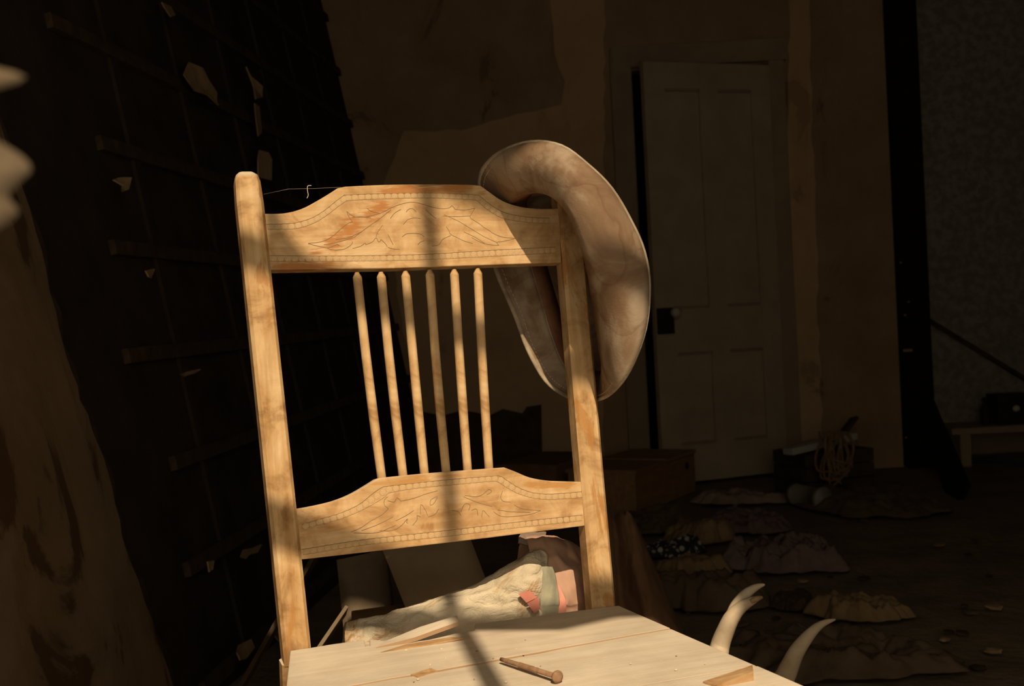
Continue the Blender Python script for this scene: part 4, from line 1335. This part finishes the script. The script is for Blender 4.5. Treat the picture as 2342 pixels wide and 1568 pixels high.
for k in range(46):
    px = random.uniform(1480, 2300); py = random.uniform(1180, 1540)
    c = on_z(px, py, 0)
    s = random.uniform(.008, .024)
    dm = random.choice(['tanrag', 'drabrag', 'scrap', 'lath'])
    bm = bmesh.new()
    bmesh.ops.create_icosphere(bm, subdivisions=1, radius=s)
    for v in bm.verts:
        v.co *= random.uniform(.7, 1.2)
        v.co.z = v.co.z * .35 + s * .3
    o = from_bm('debris_chip', bm, M[dm], None, Matrix.Translation((c.x, c.y, 0)) @ Matrix.Rotation(random.uniform(0, 6), 4, 'Z'))
    dn = {'tanrag': 'tan', 'drabrag': 'drab brown', 'scrap': 'pale', 'lath': 'blackish'}[dm]
    tag(o, 'small %s chip littering the dirt floor' % dn, 'debris', '%s debris chips on the floor' % dn)

# ------------------------------------------------------------------ wooden box near the door
A = on_z(1456, 1178); Bq = on_z(1592, 1122)
dirx = (Bq - A); wlen = dirx.length; dirx.normalize()
diry = Vector((-dirx.y, dirx.x, 0))
bxm = Matrix(((dirx.x, diry.x, 0, A.x), (dirx.y, diry.y, 0, A.y), (0, 0, 1, 0), (0, 0, 0, 1)))
wb_ = link('wooden_box', None, None, bxm)
tag(wb_, 'low brown wooden box with worn lid in front of the door', 'box')
bl, bh = 0.30, 0.165
def kb(nm, x0, x1, y0, y1, z0, z1, mat='cratewood'):
    return box(nm, (x1 - x0, y1 - y0, z1 - z0), M[mat], wb_, bxm, 0.003, None, ((x0 + x1) / 2, (y0 + y1) / 2, (z0 + z1) / 2))
kb('side_panel', 0, wlen, 0, .018, 0, bh); kb('side_panel', 0, wlen, bl - .018, bl, 0, bh)
kb('end_panel', 0, .018, .018, bl - .018, 0, bh); kb('end_panel', wlen - .018, wlen, .018, bl - .018, 0, bh)
kb('lid_board', -.008, wlen * .48, -.008, bl + .008, bh, bh + .016); kb('lid_board', wlen * .49, wlen + .008, -.008, bl + .008, bh + .004, bh + .02)
kb('base', .018, wlen - .018, .018, bl - .018, 0.004, .018)
V, F = tube_data([(wlen - .1, -.001, .125), (wlen - .1, -.006, .125)], [.016, .014], 12)
mesh('knot', V, F, M['iron'], wb_, bxm)
# second, darker case behind
c = on_z(1330, 1150)
cm = bxm @ Matrix.Translation((0.26, 0.52, 0))
sc = link('suitcase', None, None, cm)
tag(sc, 'dark brown suitcase lying flat behind the low wooden box', 'suitcase')
box('lower_shell', (0.46, 0.30, 0.10), M['brownblanket'], sc, cm, 0.012, None, (0, 0, 0.05))
box('lid', (0.462, 0.302, 0.09), M['brownblanket'], sc, cm, 0.012, None, (0, 0, 0.148))
for sx in (-.14, .14):
    box('latch', (.03, .006, .04), M['iron'], sc, cm, .001, None, (sx, -.153, .10))
V, F = tube_data(spline([(-.05, -.15, .07), (-.045, -.18, .07), (0, -.185, .07), (.045, -.18, .07), (.05, -.15, .07)], 4), .006, 6)
mesh('handle', V, F, M['iron'], sc, cm, True)
# torn board against the back wall
pts = [(-0.48, 0.0), (0.155, 0.0)]
P = [on_y(p[0], p[1], 5.78) for p in ((1240, 1090), (1238, 925), (1205, 930), (1195, 945), (1150, 935), (1120, 950), (1060, 938), (1010, 950), (960, 940), (940, 960))]
out = [(P[0].x, 0.0)] + [(p.x, p.z) for p in P[1:]] + [(P[-1].x, 0.0)]
o = prism('torn_cardboard', out, 5.77, 5.79, M['lath'], None, I4, 0)
base = Vector(((P[0].x + P[-1].x) / 2, 5.78, 0))
o.data.transform(Matrix.Translation(-base)); o.matrix_basis = Matrix.Translation(base)
tag(o, 'dark torn-edged cardboard sheet propped against the back wall', 'cardboard')

# ------------------------------------------------------------------ junk heap by the dark post
hb = on_z(1870, 1130)
km = Matrix.Translation((hb.x + .06, hb.y + .12, 0)) @ Matrix.Rotation(math.radians(20), 4, 'Z')
kr = link('slatted_crate', None, None, km)
tag(kr, 'dark slatted crate holding rope under the pale board', 'crate')
for z in (0.03, .09, .15):
    for y in (-.12, .12):
        box('slat', (.34, .012, .055), M['lath'], kr, km, .002, None, (0, y, z))
    for x in (-.164, .164):
        box('slat', (.012, .228, .055), M['lath'], kr, km, .002, None, (x, 0, z))
for x in (-.15, .15):
    for y in (-.105, .105):
        box('corner_post', (.018, .018, .18), M['lath'], kr, km, .002, None, (x, y, .09))
box('bottom_board', (.30, .20, .01), M['lath'], kr, km, .001, None, (0, 0, .012))
# pale board lying across
a = on_y(1802, 1043, 5.02); b = on_y(1950, 996, 5.2)
a.z = max(a.z, .2); d = b - a
o = box('pale_board', (d.length, .06, .028), M['whiteboard'], None, frm(d, (0, 0, 1), a), .002, None, (d.length / 2, 0, 0))
tag(o, 'pale painted board lying tilted across the slatted crate', 'board')
# tin cylinder lying
a = on_z(1812, 1098); b = on_z(1880, 1140)
ta = Vector((a.x, a.y - .35, .045)); 
a = on_y(1815, 1082, 4.86); b = on_y(1882, 1118, 4.70)
ca = Vector((a.x, a.y, .048)); cb = Vector((b.x, b.y, .048))
dd = (cb - ca).normalized()
tn = empty('tin_cylinder', Vector((ca.x, ca.y, 0)), 'dull tin cylinder lying on the floor by the slatted crate', 'can')
V, F = tube_data([ca, ca + dd * .02, ca + dd * .021, cb - dd * .021, cb - dd * .02, cb], [.043, .043, .041, .041, .043, .043], 18)
worldmesh('can_body', V, F, M['tin'], tn, True)
V, F = tube_data([cb - dd * .004, cb + dd * .002], [.046, .046], 18)
worldmesh('rim', V, F, M['tin'], tn, True)
# upright tin pipe right of the crate
a = on_z(1962, 1100)
pp = empty('stove_pipe', Vector((a.x, a.y, 0)), 'short upright tin pipe leaning beside the rope crate', 'pipe')
t_ = on_y(1938, 1000, a.y + .02)
dd = (t_ - Vector((a.x, a.y, 0))).normalized()
V, F = tube_data([Vector((a.x, a.y, 0)), Vector((a.x, a.y, 0)) + dd * .02, t_ - dd * .02, t_], [.04, .038, .038, .041], 16)
worldmesh('pipe', V, F, M['tin'], pp, True)
# rope bundle hanging over the board
parts = []
rc = on_y(1900, 1000, 4.98)
for k in range(11):
    w = random.uniform(.018, .06)
    cx = rc.x + random.uniform(-.05, .05); cy = rc.y + .004 * k - .05
    hh = random.uniform(.12, .21); ph = random.uniform(-.4, .4)
    pts = []
    for j in range(25):
        a = 2 * math.pi * j / 24
        pts.append((cx + w * math.sin(a + ph) + .012 * math.sin(2.3 * a + k), cy + .01 * math.sin(3 * a + k), max(.012, rc.z - hh * .5 + .02 + hh / 2 * math.cos(a) + .008 * math.sin(4 * a + k))))
    parts.append(tube_data(pts, .005, 6))
V, F = join(parts)
o = worldmesh('rope_coil', V, F, M['rope'], None, True)
tag(o, 'loose coils of old rope hanging over the pale board', 'rope')
# dark broken board leaning behind
o = box('broken_board', (.30, .015, .14), M['lath'], None, frm((on_y(1940, 968, 5.72) - on_y(1870, 1060, 5.70)), (0, -1, .2), Vector((on_y(1860, 1085, 5.70).x, 5.70, .03))), .002, None, (.15, 0, .07))
tag(o, 'short broken board sticking up behind the slatted crate', 'board')
# leaning dark plank at the post and the stick against the grey wall
a = on_z(2200, 1140); tp = on_y(2118, 938, YB - .03)
d = (tp - a)
o = box('leaning_plank', (d.length, .02, .13), M['gap'], None, frm(d, (0, -1, .2), a), .003, None, (d.length / 2, 0, 0.0))
tag(o, 'black plank leaning against the dark post', 'plank')
a = on_y(2092, 712, YB + .30); b = on_y(2420, 912, YB + .30)
d = (b - a)
gy = b + d * ((-.0 + .006 - b.z) / d.z)
L = (gy - a).length
V, F = tube_data([a, a.lerp(gy, .5), gy], .012, 8)
o = worldmesh('long_stick', V, F, M['lath'], None, True)
tag(o, 'long thin dark stick slanting across the grey wallpaper', 'stick')
# low bench with a radio-like box and bottle
bz = on_y(2200, 1085, 5.75).z
bx0 = on_y(2190, 1080, 5.75).x
bn = empty('low_bench', Vector((bx0 + .45, 5.83, 0)), 'low pale bench along the grey wall right of the dark post', 'bench')
bnm = PWM[bn.name]
bz = max(bz, 0.07)
box('bench_top', (.98, .28, .03), M['casing'], bn, bnm, .003, None, (0, 0, bz + .1))
for x in (-.42, .42):
    box('leg', (.05, .24, bz + .085), M['casing'], bn, bnm, .003, None, (x, 0, (bz + .085) / 2))
TOPZ = bz + .115
p = on_y(2258, 1040, 5.80)
bo = empty('dark_bottle', Vector((p.x, 5.80, TOPZ)), 'small black bottle standing on the low bench', 'bottle')
V, F = tube_data([(p.x, 5.80, TOPZ), (p.x, 5.80, TOPZ + .01), (p.x, 5.80, TOPZ + .075), (p.x, 5.80, TOPZ + .095), (p.x, 5.80, TOPZ + .12)], [.022, .024, .024, .011, .011], 14)
worldmesh('glass_body', V, F, M['iron'], bo, True)
V, F = tube_data([(p.x, 5.80, TOPZ + .118), (p.x, 5.80, TOPZ + .13)], [.013, .013], 12)
worldmesh('cap', V, F, M['iron'], bo, True)
p = on_y(2322, 1040, 5.78)
bb_ = empty('dark_cabinet_box', Vector((p.x, 5.82, TOPZ)), 'small dark box with a pale round knob on the low bench', 'box')
mm = PWM[bb_.name]
box('case', (.17, .14, .14), M['iron'], bb_, mm, .004, None, (0, 0, .07))
V, F = tube_data([(0, -.07, .075), (0, -.082, .075), (0, -.085, .075)], [.018, .016, .008], 14)
mesh('knob', V, F, M['porcelain'], bb_, mm, True)['label'] = 'pale round knob'
